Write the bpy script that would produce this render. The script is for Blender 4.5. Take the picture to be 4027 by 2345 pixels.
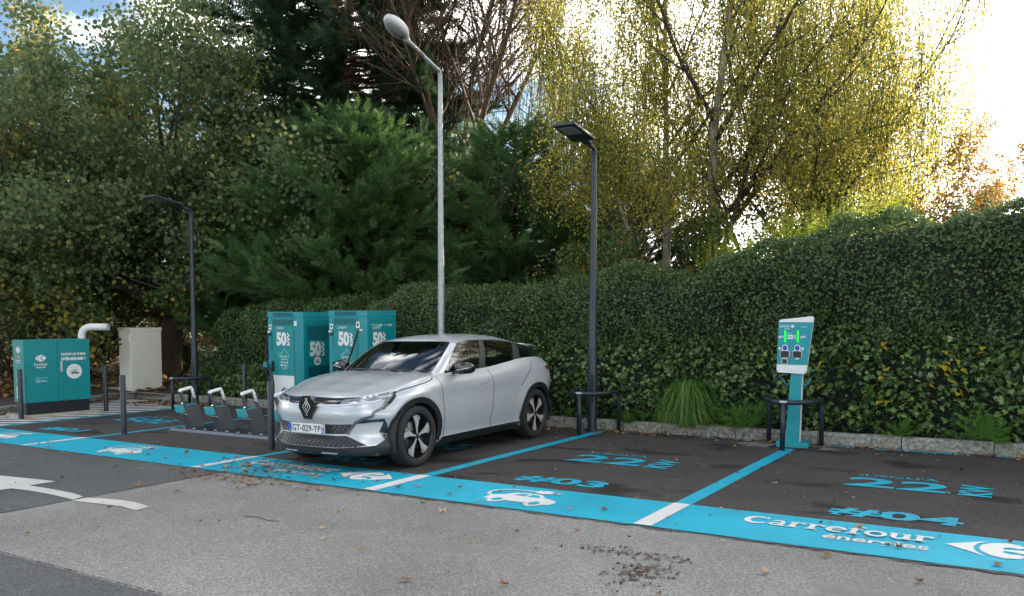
import bpy, bmesh, math, random
import numpy as np
from mathutils import Vector, Matrix, Euler
R = math.radians
scene = bpy.context.scene
for _o in list(bpy.data.objects): bpy.data.objects.remove(_o)
COL = scene.collection

# ------------------------------------------------------------------ camera
CAM_H = 1.5602
CR = Vector((0.84804, 0.52986, -0.00899)).normalized()      # camera right
CF = Vector((-0.52955, 0.84666, -0.05229)).normalized()     # camera forward
CU = CR.cross(CF).normalized()
cam_d = bpy.data.cameras.new('camera'); cam = bpy.data.objects.new('camera', cam_d); COL.objects.link(cam)
cam.matrix_world = Matrix(((CR.x, CU.x, -CF.x, 0), (CR.y, CU.y, -CF.y, 0), (CR.z, CU.z, -CF.z, CAM_H), (0, 0, 0, 1)))
cam_d.sensor_width = 36; cam_d.lens = 36 * 3261.5 / 4027
cam_d.shift_y = (1452.66 - 1172.5) / 4027
cam_d.clip_start = .05; cam_d.clip_end = 2000
scene.camera = cam

# ------------------------------------------------------------------ sky, sun, exposure
SUN_AZ, SUN_EL = R(17), R(14)
world = bpy.data.worlds.new('World'); scene.world = world; world.use_nodes = True
nt = world.node_tree
for n in list(nt.nodes): nt.nodes.remove(n)
N = nt.nodes.new; L = nt.links.new
wout = N('ShaderNodeOutputWorld'); bg = N('ShaderNodeBackground'); L(bg.outputs[0], wout.inputs[0])
sky = N('ShaderNodeTexSky'); sky.sky_type = 'NISHITA'; sky.sun_disc = False
sky.sun_elevation = SUN_EL; sky.sun_rotation = SUN_AZ; sky.air_density = 1.0; sky.dust_density = .6; sky.ozone_density = 2.0
SKY_STRENGTH = .15
bg.inputs[1].default_value = SKY_STRENGTH
tc = N('ShaderNodeTexCoord')
mp = N('ShaderNodeMapping'); mp.inputs['Scale'].default_value = (1, 1, 2.6); mp.inputs['Location'].default_value = (3.1, .4, .2)
L(tc.outputs['Generated'], mp.inputs[0])
nz = N('ShaderNodeTexNoise'); nz.inputs['Scale'].default_value = 2.2; nz.inputs['Detail'].default_value = 8; nz.inputs['Roughness'].default_value = .55; nz.inputs['Distortion'].default_value = .3
L(mp.outputs[0], nz.inputs['Vector'])
sd = N('ShaderNodeVectorMath'); sd.operation = 'DOT_PRODUCT'
L(tc.outputs['Generated'], sd.inputs[0])
sd.inputs[1].default_value = (math.sin(SUN_AZ) * math.cos(SUN_EL), math.cos(SUN_AZ) * math.cos(SUN_EL), math.sin(SUN_EL))
# cloud cover is thicker towards the sun side
mr = N('ShaderNodeMapRange'); mr.inputs['From Min'].default_value = .55; mr.inputs['From Max'].default_value = 1.0
mr.inputs['To Min'].default_value = 0.0; mr.inputs['To Max'].default_value = .22
L(sd.outputs['Value'], mr.inputs['Value'])
ad = N('ShaderNodeMath'); ad.operation = 'ADD'; L(nz.outputs[0], ad.inputs[0]); L(mr.outputs[0], ad.inputs[1])
rp = N('ShaderNodeValToRGB'); rp.color_ramp.elements[0].position = .50; rp.color_ramp.elements[1].position = .66
rp.color_ramp.interpolation = 'EASE'
L(ad.outputs[0], rp.inputs[0])
# cloud brightness rises towards the sun
cb = N('ShaderNodeMapRange'); cb.inputs['From Min'].default_value = -.2; cb.inputs['From Max'].default_value = 1.0
cb.inputs['To Min'].default_value = 12.5; cb.inputs['To Max'].default_value = 11.5
L(sd.outputs['Value'], cb.inputs['Value'])
n2 = N('ShaderNodeTexNoise'); n2.inputs['Scale'].default_value = 5.5; n2.inputs['Detail'].default_value = 6
L(mp.outputs[0], n2.inputs['Vector'])
m2 = N('ShaderNodeMapRange'); m2.inputs['To Min'].default_value = .55; m2.inputs['To Max'].default_value = 1.35
L(n2.outputs[0], m2.inputs['Value'])
cc = N('ShaderNodeMath'); cc.operation = 'MULTIPLY'; L(cb.outputs[0], cc.inputs[0]); L(m2.outputs[0], cc.inputs[1])
ccol = N('ShaderNodeVectorMath'); ccol.operation = 'SCALE'; ccol.inputs[0].default_value = (1.0, .97, .925)
L(cc.outputs[0], ccol.inputs['Scale'])
skm = N('ShaderNodeVectorMath'); skm.operation = 'SCALE'; skm.inputs['Scale'].default_value = .46; L(sky.outputs[0], skm.inputs[0])
mx = N('ShaderNodeMix'); mx.data_type = 'RGBA'
L(rp.outputs[0], mx.inputs['Factor']); L(skm.outputs[0], mx.inputs['A']); L(ccol.outputs[0], mx.inputs['B'])
L(mx.outputs['Result'], bg.inputs[0])

sun_d = bpy.data.lights.new('sun', 'SUN'); sun = bpy.data.objects.new('sun', sun_d); COL.objects.link(sun)
sun_d.energy = 5.0; sun_d.angle = R(.6); sun_d.color = (1.0, .80, .55)
sdir = Vector((math.sin(SUN_AZ) * math.cos(SUN_EL), math.cos(SUN_AZ) * math.cos(SUN_EL), math.sin(SUN_EL)))
sun.rotation_euler = sdir.to_track_quat('Z', 'Y').to_euler()
sun.location = (0, 0, 30)
vs = scene.view_settings
vs.view_transform = 'Standard'; vs.look = 'None'; vs.gamma = 1; vs.use_curve_mapping = False; vs.exposure = 1.9
scene.render.engine = 'CYCLES'
scene.cycles.max_bounces = 8; scene.cycles.transparent_max_bounces = 12

# ------------------------------------------------------------------ helpers
UP = Vector((.0176, -.0080, 1)).normalized()      # the car park slopes a degree: posts stand plumb, ground is z = 0
TILT = Vector((0, 0, 1)).rotation_difference(UP).to_matrix().to_4x4()

def at(xd, depth, z=0.0):
    """world point at pixel column xd (2519 wide) and distance along the view"""
    lat = (xd * 1.59865 - 2013.5) / 3261.5 * depth
    p = CF * depth + CR * lat
    return Vector((p.x, p.y, z))

def tag(o, label=None, cat=None, group=None, kind=None):
    if label: o['label'] = label
    if cat: o['category'] = cat
    if group: o['group'] = group
    if kind: o['kind'] = kind
    return o

def empty(name, loc=(0, 0, 0), rz=0, plumb=False):
    o = bpy.data.objects.new(name, None); COL.objects.link(o); o.empty_display_size = .2
    m = Matrix.Translation(Vector(loc)) @ (TILT if plumb else Matrix.Identity(4)) @ Matrix.Rotation(rz, 4, 'Z')
    o.matrix_world = m
    return o

def copy_tree(o, parent=None):
    c = o.copy(); COL.objects.link(c)
    if parent is not None: c.parent = parent
    for ch in [x for x in bpy.data.objects if x.parent is o and x is not c]:
        copy_tree(ch, c)
    return c

def link(name, me, mat=None, parent=None, smooth=False):
    o = bpy.data.objects.new(name, me); COL.objects.link(o)
    if mat is not None:
        for m in (mat if isinstance(mat, (list, tuple)) else [mat]): me.materials.append(m)
    if parent is not None: o.parent = parent
    if smooth: me.shade_smooth()
    return o

class MB:
    def __init__(s): s.bm = bmesh.new(); s.mi = 0
    def _xf(s, vs, M):
        if M is not None: bmesh.ops.transform(s.bm, matrix=M, verts=vs)
    def box(s, a, b, bev=0, M=None, seg=2):
        lo = Vector([min(a[i], b[i]) for i in range(3)]); hi = Vector([max(a[i], b[i]) for i in range(3)])
        r = bmesh.ops.create_cube(s.bm, size=1)['verts']
        c = (lo + hi) / 2; d = hi - lo
        for v in r: v.co = Vector((v.co.x * d.x, v.co.y * d.y, v.co.z * d.z)) + c
        fs = set(f for v in r for f in v.link_faces)
        if bev > 0:
            es = list(set(e for v in r for e in v.link_edges))
            res = bmesh.ops.bevel(s.bm, geom=es, offset=bev, segments=seg, affect='EDGES', profile=.5)
            vs = list(set(v for f in res['faces'] for v in f.verts) | set(v for f in fs if f.is_valid for v in f.verts))
            fs = set(f for v in vs for f in v.link_faces)
        else: vs = r
        for f in fs:
            if f.is_valid: f.material_index = s.mi
        s._xf(vs, M); return s
    def prism(s, poly, z0, z1, M=None):
        """2-D polygon in x,y pulled from z0 to z1"""
        lo = [s.bm.verts.new((p[0], p[1], z0)) for p in poly]; hi = [s.bm.verts.new((p[0], p[1], z1)) for p in poly]
        n = len(poly); fs = []
        fs.append(s.bm.faces.new(lo[::-1])); fs.append(s.bm.faces.new(hi))
        for i in range(n): fs.append(s.bm.faces.new((lo[i], lo[(i + 1) % n], hi[(i + 1) % n], hi[i])))
        for f in fs: f.material_index = s.mi
        s._xf(lo + hi, M)
        return s
    def poly(s, pts):
        f = s.bm.faces.new([s.bm.verts.new(p) for p in pts]); f.material_index = s.mi; return s
    def tube(s, pts, rad, seg=10, caps=True, closed=False):
        pts = [Vector(p) for p in pts]; n = len(pts)
        rs = rad if isinstance(rad, (list, tuple)) else [rad] * n
        rings = []; prev = None
        for i, p in enumerate(pts):
            if closed: t = (pts[(i + 1) % n] - pts[i - 1]).normalized()
            else: t = (pts[min(i + 1, n - 1)] - pts[max(i - 1, 0)]).normalized()
            if prev is None:
                a = Vector((0, 0, 1)) if abs(t.z) < .9 else Vector((1, 0, 0))
                u = t.cross(a).normalized()
            else:
                u = (prev - t * prev.dot(t)).normalized()
            prev = u; w = t.cross(u)
            rings.append([s.bm.verts.new(p + (u * math.cos(2 * math.pi * k / seg) + w * math.sin(2 * math.pi * k / seg)) * rs[i]) for k in range(seg)])
        for i in range(n if closed else n - 1):
            a, b = rings[i], rings[(i + 1) % n]
            for k in range(seg):
                f = s.bm.faces.new((a[k], a[(k + 1) % seg], b[(k + 1) % seg], b[k])); f.material_index = s.mi; f.smooth = True
        if caps and not closed:
            f = s.bm.faces.new(rings[0][::-1]); f.material_index = s.mi
            f = s.bm.faces.new(rings[-1]); f.material_index = s.mi
        return s
    def lathe(s, prof, seg=32, M=None, closed=False):
        """profile (r, z) around z"""
        rings = []; allv = []
        for r, z in prof:
            ring = [s.bm.verts.new((r * math.cos(2 * math.pi * k / seg), r * math.sin(2 * math.pi * k / seg), z)) for k in range(seg)]
            rings.append(ring); allv += ring
        m = len(prof)
        for i in range(m if closed else m - 1):
            a, b = rings[i], rings[(i + 1) % m]
            for k in range(seg):
                f = s.bm.faces.new((a[k], a[(k + 1) % seg], b[(k + 1) % seg], b[k])); f.material_index = s.mi; f.smooth = True
        s._xf(allv, M); return s
    def build(s, name, mat, parent=None, smooth=False, autos=False, me_only=False):
        bmesh.ops.recalc_face_normals(s.bm, faces=s.bm.faces)
        me = bpy.data.meshes.new(name); s.bm.to_mesh(me); s.bm.free()
        if me_only: return me
        o = link(name, me, mat, parent)
        if smooth: me.shade_smooth()
        if autos: me.set_sharp_from_angle(angle=R(35)) if smooth else None
        return o

def rounded(pts, r=.05, n=4):
    """round the corners of a 3-D polyline"""
    pts = [Vector(p) for p in pts]; out = [pts[0]]
    for i in range(1, len(pts) - 1):
        a = (pts[i - 1] - pts[i]); b = (pts[i + 1] - pts[i]); ra = min(r, a.length * .45, b.length * .45)
        p0 = pts[i] + a.normalized() * ra; p2 = pts[i] + b.normalized() * ra
        for k in range(n + 1):
            t = k / n; out.append(p0 * (1 - t) ** 2 + pts[i] * 2 * t * (1 - t) + p2 * t * t)
    out.append(pts[-1]); return out

# ------------------------------------------------------------------ materials
def mat(name, col, rough=.6, metal=0, var=0, vscale=8, bump=0, bscale=60, col2=None, spec=None, coat=0, emit=None, isl=0, dirt=0):
    m = bpy.data.materials.new(name); m.use_nodes = True; nt = m.node_tree; b = nt.nodes['Principled BSDF']
    N = nt.nodes.new; L = nt.links.new
    b.inputs['Roughness'].default_value = rough; b.inputs['Metallic'].default_value = metal
    if spec is not None: b.inputs['Specular IOR Level'].default_value = spec
    if coat: b.inputs['Coat Weight'].default_value = coat; b.inputs['Coat Roughness'].default_value = .03
    c1 = (*col, 1); c2 = (*(col2 if col2 else [min(1, c * (1 + var)) for c in col]), 1); c0 = (*[c * (1 - var) for c in col], 1) if not col2 else c1
    if var or col2 or dirt:
        tc = N('ShaderNodeTexCoord'); nz = N('ShaderNodeTexNoise'); nz.inputs['Scale'].default_value = vscale; nz.inputs['Detail'].default_value = 6; nz.inputs['Roughness'].default_value = .6
        L(tc.outputs['Object'], nz.inputs['Vector'])
        rp = N('ShaderNodeValToRGB'); rp.color_ramp.elements[0].position = .32; rp.color_ramp.elements[1].position = .68
        rp.color_ramp.elements[0].color = c0; rp.color_ramp.elements[1].color = c2
        L(nz.outputs[0], rp.inputs[0]); L(rp.outputs[0], b.inputs['Base Color'])
        rr = N('ShaderNodeMapRange'); rr.inputs['To Min'].default_value = max(0, rough - .08); rr.inputs['To Max'].default_value = min(1, rough + .12)
        L(nz.outputs[0], rr.inputs['Value']); L(rr.outputs[0], b.inputs['Roughness'])
    else: b.inputs['Base Color'].default_value = c1
    if bump:
        tc2 = N('ShaderNodeTexCoord'); n2 = N('ShaderNodeTexNoise'); n2.inputs['Scale'].default_value = bscale; n2.inputs['Detail'].default_value = 4
        L(tc2.outputs['Object'], n2.inputs['Vector']); bp = N('ShaderNodeBump'); bp.inputs['Strength'].default_value = bump; bp.inputs['Distance'].default_value = .02
        L(n2.outputs[0], bp.inputs['Height']); L(bp.outputs[0], b.inputs['Normal'])
    if emit: b.inputs['Emission Color'].default_value = (*emit[0], 1); b.inputs['Emission Strength'].default_value = emit[1]
    return m

def leafmat(name, cols, trans=.4, rough=.45, patch=None, pscale=.5, obj_random=False, gloss=.25):
    """per-leaf colour by island, patches by position; diffuse, translucent and a little gloss"""
    m = bpy.data.materials.new(name); m.use_nodes = True; nt = m.node_tree
    for n in list(nt.nodes): nt.nodes.remove(n)
    N = nt.nodes.new; L = nt.links.new
    out = N('ShaderNodeOutputMaterial'); geo = N('ShaderNodeNewGeometry')
    rp = N('ShaderNodeValToRGB'); el = rp.color_ramp.elements
    n = len(cols)
    el[0].position = 0; el[0].color = (*cols[0], 1); el[1].position = 1; el[1].color = (*cols[-1], 1)
    for i in range(1, n - 1):
        e = el.new(i / (n - 1)); e.color = (*cols[i], 1)
    src = geo.outputs['Random Per Island']
    if obj_random:
        oi = N('ShaderNodeObjectInfo'); src = oi.outputs['Random']
    L(src, rp.inputs[0]); c = rp.outputs[0]
    if patch:
        tc = N('ShaderNodeTexCoord'); nz = N('ShaderNodeTexNoise'); nz.inputs['Scale'].default_value = pscale; nz.inputs['Detail'].default_value = 3
        L(tc.outputs['Object'], nz.inputs['Vector']); ad = N('ShaderNodeMath'); ad.operation = 'MULTIPLY_ADD'; ad.inputs[1].default_value = .25
        L(src, ad.inputs[0]); L(nz.outputs[0], ad.inputs[2])
        pr = N('ShaderNodeValToRGB'); pr.color_ramp.elements[0].position = patch[1]; pr.color_ramp.elements[1].position = patch[1] + .06
        L(ad.outputs[0], pr.inputs[0])
        mx = N('ShaderNodeMix'); mx.data_type = 'RGBA'; L(pr.outputs[0], mx.inputs['Factor']); L(c, mx.inputs['A']); mx.inputs['B'].default_value = (*patch[0], 1)
        c = mx.outputs['Result']
    df = N('ShaderNodeBsdfPrincipled'); df.inputs['Roughness'].default_value = rough; df.inputs['Specular IOR Level'].default_value = gloss
    L(c, df.inputs['Base Color'])
    tr = N('ShaderNodeBsdfTranslucent')
    hs = N('ShaderNodeHueSaturation'); hs.inputs['Saturation'].default_value = 1.0; hs.inputs['Value'].default_value = 1.5; L(c, hs.inputs['Color']); L(hs.outputs[0], tr.inputs[0])
    ms = N('ShaderNodeMixShader'); ms.inputs[0].default_value = trans
    L(df.outputs[0], ms.inputs[1]); L(tr.outputs[0], ms.inputs[2]); L(ms.outputs[0], out.inputs[0])
    return m

def asphalt(name, c_lo, c_hi, scale, bump, stain=None, fleck=(.5, .5, .48), fl=.7, dark=None):
    m = bpy.data.materials.new(name); m.use_nodes = True; nt = m.node_tree; b = nt.nodes['Principled BSDF']
    N = nt.nodes.new; L = nt.links.new
    tc = N('ShaderNodeTexCoord')
    v = N('ShaderNodeTexVoronoi'); v.inputs['Scale'].default_value = scale; L(tc.outputs['Object'], v.inputs['Vector'])
    hs = N('ShaderNodeSeparateColor'); L(v.outputs['Color'], hs.inputs[0])
    rp = N('ShaderNodeValToRGB'); e = rp.color_ramp.elements
    e[0].position = 0; e[0].color = (*c_lo, 1); e[1].position = 1; e[1].color = (*fleck, 1)
    k = e.new(fl); k.color = (*c_hi, 1)
    L(hs.outputs[0], rp.inputs[0])
    # broad wear and fine mottling
    n1 = N('ShaderNodeTexNoise'); n1.inputs['Scale'].default_value = .55; n1.inputs['Detail'].default_value = 7; n1.inputs['Roughness'].default_value = .62; L(tc.outputs['Object'], n1.inputs['Vector'])
    r1 = N('ShaderNodeMapRange'); r1.inputs['From Min'].default_value = .3; r1.inputs['From Max'].default_value = .7; r1.inputs['To Min'].default_value = .72; r1.inputs['To Max'].default_value = 1.22; L(n1.outputs[0], r1.inputs['Value'])
    mu = N('ShaderNodeVectorMath'); mu.operation = 'SCALE'; L(rp.outputs[0], mu.inputs[0]); L(r1.outputs[0], mu.inputs['Scale'])
    col = mu.outputs[0]
    if dark:
        n3 = N('ShaderNodeTexNoise'); n3.inputs['Scale'].default_value = dark[1]; n3.inputs['Detail'].default_value = 5
        mpp = N('ShaderNodeMapping'); mpp.inputs['Scale'].default_value = (1, 1.7, 1); L(tc.outputs['Object'], mpp.inputs[0]); L(mpp.outputs[0], n3.inputs['Vector'])
        r3 = N('ShaderNodeValToRGB'); r3.color_ramp.elements[0].position = .56; r3.color_ramp.elements[1].position = .66; L(n3.outputs[0], r3.inputs[0])
        mx = N('ShaderNodeMix'); mx.data_type = 'RGBA'; L(r3.outputs[0], mx.inputs['Factor']); L(col, mx.inputs['A']); mx.inputs['B'].default_value = (*dark[0], 1); col = mx.outputs['Result']
    L(col, b.inputs['Base Color'])
    b.inputs['Roughness'].default_value = .9; b.inputs['Specular IOR Level'].default_value = .25
    bp = N('ShaderNodeBump'); bp.inputs['Strength'].default_value = bump; bp.inputs['Distance'].default_value = .006
    L(v.outputs['Distance'], bp.inputs['Height']); L(bp.outputs[0], b.inputs['Normal'])
    return m

def paintmat(name, col, under=(.06, .06, .065), wear=.62, rough=.55, ws=9):
    """road paint with small worn spots and faint dirt"""
    m = bpy.data.materials.new(name); m.use_nodes = True; nt = m.node_tree; b = nt.nodes['Principled BSDF']
    N = nt.nodes.new; L = nt.links.new
    tc = N('ShaderNodeTexCoord')
    n1 = N('ShaderNodeTexNoise'); n1.inputs['Scale'].default_value = 1.3; n1.inputs['Detail'].default_value = 8; n1.inputs['Roughness'].default_value = .65; L(tc.outputs['Object'], n1.inputs['Vector'])
    r1 = N('ShaderNodeMapRange'); r1.inputs['From Min'].default_value = .3; r1.inputs['From Max'].default_value = .75; r1.inputs['To Min'].default_value = 1.05; r1.inputs['To Max'].default_value = .78; L(n1.outputs[0], r1.inputs['Value'])
    mu = N('ShaderNodeVectorMath'); mu.operation = 'SCALE'; mu.inputs[0].default_value = col; L(r1.outputs[0], mu.inputs['Scale'])
    n2 = N('ShaderNodeTexNoise'); n2.inputs['Scale'].default_value = ws; n2.inputs['Detail'].default_value = 10; n2.inputs['Roughness'].default_value = .75; L(tc.outputs['Object'], n2.inputs['Vector'])
    r2 = N('ShaderNodeValToRGB'); r2.color_ramp.elements[0].position = wear; r2.color_ramp.elements[1].position = wear + .05; L(n2.outputs[0], r2.inputs[0])
    mx = N('ShaderNodeMix'); mx.data_type = 'RGBA'; L(r2.outputs[0], mx.inputs['Factor']); L(mu.outputs[0], mx.inputs['A']); mx.inputs['B'].default_value = (*under, 1)
    L(mx.outputs['Result'], b.inputs['Base Color']); b.inputs['Roughness'].default_value = rough; b.inputs['Specular IOR Level'].default_value = .3
    n3 = N('ShaderNodeTexNoise'); n3.inputs['Scale'].default_value = 120; L(tc.outputs['Object'], n3.inputs['Vector'])
    bp = N('ShaderNodeBump'); bp.inputs['Strength'].default_value = .25; bp.inputs['Distance'].default_value = .004; L(n3.outputs[0], bp.inputs['Height']); L(bp.outputs[0], b.inputs['Normal'])
    return m

M = {}
M['road'] = asphalt('worn_grey_asphalt', (.125, .121, .114), (.245, .238, .223), 120, .5, fleck=(.34, .33, .31), fl=.85, dark=((.175, .170, .160), .8))
M['patch'] = asphalt('smooth_grey_asphalt', (.055, .055, .055), (.10, .10, .099), 110, .4, fleck=(.17, .17, .17), fl=.9)
M['bay'] = asphalt('new_dark_asphalt', (.030, .027, .025), (.062, .056, .052), 120, .5, fleck=(.11, .10, .095), fl=.86, dark=((.016, .0145, .014), 1.1))
M['blue'] = paintmat('cyan_road_paint', (.008, .35, .49), wear=.67)
M['blue2'] = paintmat('cyan_line_paint', (.008, .33, .47), wear=.65)
M['white_paint'] = paintmat('white_road_paint', (.62, .62, .60), under=(.25, .25, .25), wear=.68)
M['old_white'] = paintmat('old_white_paint', (.50, .49, .46), under=(.16, .16, .16), wear=.64)
M['soil'] = mat('soil', (.035, .026, .018), .95, var=.5, vscale=3, bump=.6, bscale=25)
M['grassland'] = mat('grassland', (.05, .075, .02), .95, col2=(.09, .10, .03), vscale=.5)
M['kerb'] = mat('kerb_concrete', (.08, .08, .065), .92, col2=(.36, .345, .31), vscale=22, bump=1.0, bscale=45)
M['crack'] = mat('dark_joint', (.012, .012, .012), .95)
M['anthracite'] = mat('anthracite_powder_coat', (.012, .020, .030), .42, var=.12, vscale=14)
M['galv'] = mat('galvanised_steel', (.28, .30, .32), .45, metal=.5, col2=(.40, .42, .44), vscale=16)
M['lamp_grey'] = mat('light_grey_plastic', (.45, .47, .47), .45, var=.1)
M['lens'] = mat('lamp_lens', (.22, .24, .24), .12, spec=.8)
M['teal'] = mat('teal_panel', (.0, .205, .215), .42, var=.05, vscale=3)
M['teal_side'] = mat('teal_metal', (.004, .235, .28), .42, var=.05, vscale=4)
M['teal_dark'] = mat('dark_teal', (.0, .10, .115), .5)
M['teal_vent'] = mat('vent_teal', (.0, .10, .125), .55)
M['white_print'] = mat('white_print', (.66, .66, .66), .5)
M['white_plastic'] = mat('white_plastic', (.66, .67, .66), .4, var=.04)
M['pale_print'] = mat('pale_teal_print', (.35, .62, .66), .5)
M['blue_print'] = mat('blue_print', (.02, .05, .35), .5)
M['grey_print'] = mat('grey_print', (.35, .35, .37), .5)
M['dark_print'] = mat('dark_teal_print', (.01, .09, .11), .5)
M['red_print'] = mat('red_print', (.65, .05, .02), .5)
M['yellow_print'] = mat('yellow_print', (.75, .35, .02), .5)
M['black_plastic'] = mat('black_plastic', (.010, .011, .013), .42, var=.2)
M['rubber'] = mat('black_rubber', (.012, .013, .015), .65, var=.2, vscale=30)
M['chrome'] = mat('chrome', (.7, .7, .7), .12, metal=1)
M['beige'] = mat('beige_grp', (.72, .70, .61), .5, col2=(.77, .75, .67), vscale=5)
M['concrete'] = mat('concrete', (.26, .24, .19), .9, col2=(.38, .36, .30), vscale=12, bump=.4)
M['green_led'] = mat('green_led', (.0, .5, .04), .4, emit=((.0, 1.0, .03), .28))
M['led_glow'] = mat('led_strip', (.55, .56, .58), .2, emit=((1, 1, 1), .02))
M['bark'] = mat('bark', (.035, .028, .020), .95, col2=(.075, .06, .045), vscale=9, bump=.9, bscale=30)
M['bark_red'] = mat('red_brown_bark', (.05, .028, .018), .95, col2=(.12, .07, .045), vscale=9, bump=.8, bscale=30)
M['birch_bark'] = mat('birch_bark', (.10, .085, .065), .85, col2=(.42, .39, .33), vscale=5, bump=.6, bscale=20)
M['twig'] = mat('twig', (.035, .024, .016), .9, col2=(.085, .058, .038), vscale=6)
M['fence_green'] = mat('green_wire', (.01, .12, .08), .5)
M['wall_pale'] = mat('pale_render', (.50, .50, .48), .85, var=.1)
M['roof_brown'] = mat('brown_roof', (.10, .05, .035), .85, var=.2)
M['red_paint'] = mat('red_paint', (.20, .01, .015), .4)

def catmull(P, sub):
    """P (n, ..., k) -> interpolated along axis 0"""
    n = len(P); out = []
    for i in range(n - 1):
        p0, p1, p2, p3 = P[max(i - 1, 0)], P[i], P[i + 1], P[min(i + 2, n - 1)]
        for k in range(sub):
            t = k / sub
            out.append(.5 * (2 * p1 + (p2 - p0) * t + (2 * p0 - 5 * p1 + 4 * p2 - p3) * t * t + (3 * p1 - p0 - 3 * p2 + p3) * t ** 3))
    out.append(P[-1]); return np.array(out)

def grid_faces(nu, nv, flip=False):
    i, j = np.meshgrid(np.arange(nu - 1), np.arange(nv - 1), indexing='ij')
    a = i * nv + j; f = np.stack([a, a + nv, a + nv + 1, a + 1], -1).reshape(-1, 4)
    return f[:, ::-1] if flip else f

def text_mesh(s, bold=.0, shear=0, spacing=1.0):
    cu = bpy.data.curves.new('t', 'FONT'); cu.body = s; cu.size = 1; cu.offset = bold; cu.shear = shear; cu.space_character = spacing; cu.resolution_u = 3
    o = bpy.data.objects.new('t', cu); COL.objects.link(o)
    dg = bpy.context.evaluated_depsgraph_get(); me = bpy.data.meshes.new_from_object(o.evaluated_get(dg))
    bpy.data.objects.remove(o); bpy.data.curves.remove(cu)
    return me
def text_fit(name, s, x0, x1, y0, y1, Mx, mat_, parent=None, bold=.02, shear=0, spacing=1.0, rot=False):
    """lettering stretched to the box x0..x1, y0..y1 of the plane given by the matrix"""
    me = text_mesh(s, bold, shear, spacing)
    a = np.empty(len(me.vertices) * 3); me.vertices.foreach_get('co', a); a = a.reshape(-1, 3)
    if rot: a = np.stack([-a[:, 1], a[:, 0], a[:, 2]], 1)
    lo, hi = a.min(0), a.max(0)
    a[:, 0] = x0 + (a[:, 0] - lo[0]) / (hi[0] - lo[0]) * (x1 - x0); a[:, 1] = y0 + (a[:, 1] - lo[1]) / (hi[1] - lo[1]) * (y1 - y0); a[:, 2] = 0
    m = np.array(Mx); a = a @ m[:3, :3].T + m[:3, 3]
    me.vertices.foreach_set('co', a.ravel()); me.materials.clear(); me.update()
    me.name = name
    return link(name, me, mat_, parent)

# ================================================================== the ground
def sheet(name, poly, z, m, parent=None, kind='structure'):
    me = bpy.data.meshes.new(name); me.from_pydata([(p[0], p[1], z) for p in poly], [], [tuple(range(len(poly)))])
    o = link(name, me, m, parent)
    if parent is None and kind: o['kind'] = kind
    return o
sheet('ground', [(-400, -400), (400, -400), (400, 400), (-400, 400)], -.012, M['grassland'])
sheet('car_park_road', [(-60, -60), (60, -60), (60, 11.14), (-15.6, 11.2), (-17.65, 11.42), (-16.3, 8.2), (-15.4, 4), (-14.9, -6), (-40, -12), (-60, -30)], 0, M['road'])
sheet('asphalt_patch', [(-7.42, 3.42), (-7.40, 5.86), (-15.5, 5.86), (-14.9, 3.1)], .004, M['patch'])
sheet('asphalt_lane', [(-15, 2.955), (8, 2.955), (8, -3), (-15, -3)], .004, M['patch'])
sheet('bay_surface', [(-16.2, 6.75), (10, 6.75), (10, 11.13), (-15.6, 11.19), (-17.6, 11.4), (-16.3, 8.2)], .004, M['bay'])
random.seed(5)
def wobble_line(x0, x1, y, w, n=160):
    top = [(x0 + (x1 - x0) * i / n, y + random.uniform(-.3, 1) * w) for i in range(n + 1)]
    bot = [(x0 + (x1 - x0) * i / n, y - random.uniform(-.3, 1) * w) for i in range(n, -1, -1)]
    return top, bot
def ribbon(name, top, bot, z, m, parent=None):
    n = len(top); v = [(p[0], p[1], z) for p in top] + [(p[0], p[1], z) for p in bot[::-1]]
    me = bpy.data.meshes.new(name); me.from_pydata(v, [], [(i, i + 1, n + i + 1, n + i) for i in range(n - 1)])
    o = link(name, me, m, parent)
    if parent is None: o['kind'] = 'structure'
    return o
t_, b_ = wobble_line(-15, 8, 2.965, .011, 900); ribbon('asphalt_joint', t_, b_, .009, M['crack'])
t_, b_ = wobble_line(-16.2, 10, 5.885, .035, 500); ribbon('asphalt_seam', t_, b_, .0085, M['patch'])
sheet('front_band', [(-16.3, 5.91), (10, 5.91), (10, 6.80), (-16.3, 6.80)], .010, M['blue'])
def bay_line(xa, xb):
    """bay divider: white across the cyan band, cyan along the bay"""
    sheet('bay_line', [(xa, 6.78), (xb, 6.78), (xb + .02, 10.95), (xa + .02, 10.95)], .008, M['blue2'])
    sheet('white_bay_line', [(xa - .0, 5.915), (xb, 5.915), (xb, 6.795), (xa, 6.795)], .014, M['white_paint'])
for xa, xb in ((-2.60, -2.45), (-5.40, -5.25), (-7.97, -7.85), (-11.55, -11.43), (.35, .5)): bay_line(xa, xb)
sheet('bay_line', [(-14.20, 6.78), (-14.08, 6.78), (-14.10, 10.5), (-14.22, 10.5)], .008, M['blue2'])
# back line in front of the kerb, patchy
random.seed(11)
x = -2.25
while x < 9:
    l = random.uniform(.15, .9); y0 = 10.93 + random.uniform(-.02, .02)
    n = max(3, int(l / .05)); t_ = [(x + l * i / n, y0 + .10 + random.uniform(-.03, .02)) for i in range(n + 1)]; b_ = [(x + l * i / n, y0 + random.uniform(-.01, .015)) for i in range(n + 1)][::-1]
    ribbon('back_line', t_, b_, .008, M['blue2']); x += l + random.choice([0.01, .02, .15])
for x0, x1 in ((-5.0, -4.75), (-3.9, -3.6), (-3.35, -2.95)):
    n = 8; ribbon('back_line', [(x0 + (x1 - x0) * i / n, 11.02 + random.uniform(-.03, .03)) for i in range(n + 1)], [(x0 + (x1 - x0) * i / n, 10.95 + random.uniform(-.02, .02)) for i in range(n + 1)][::-1], .008, M['blue2'])
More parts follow.
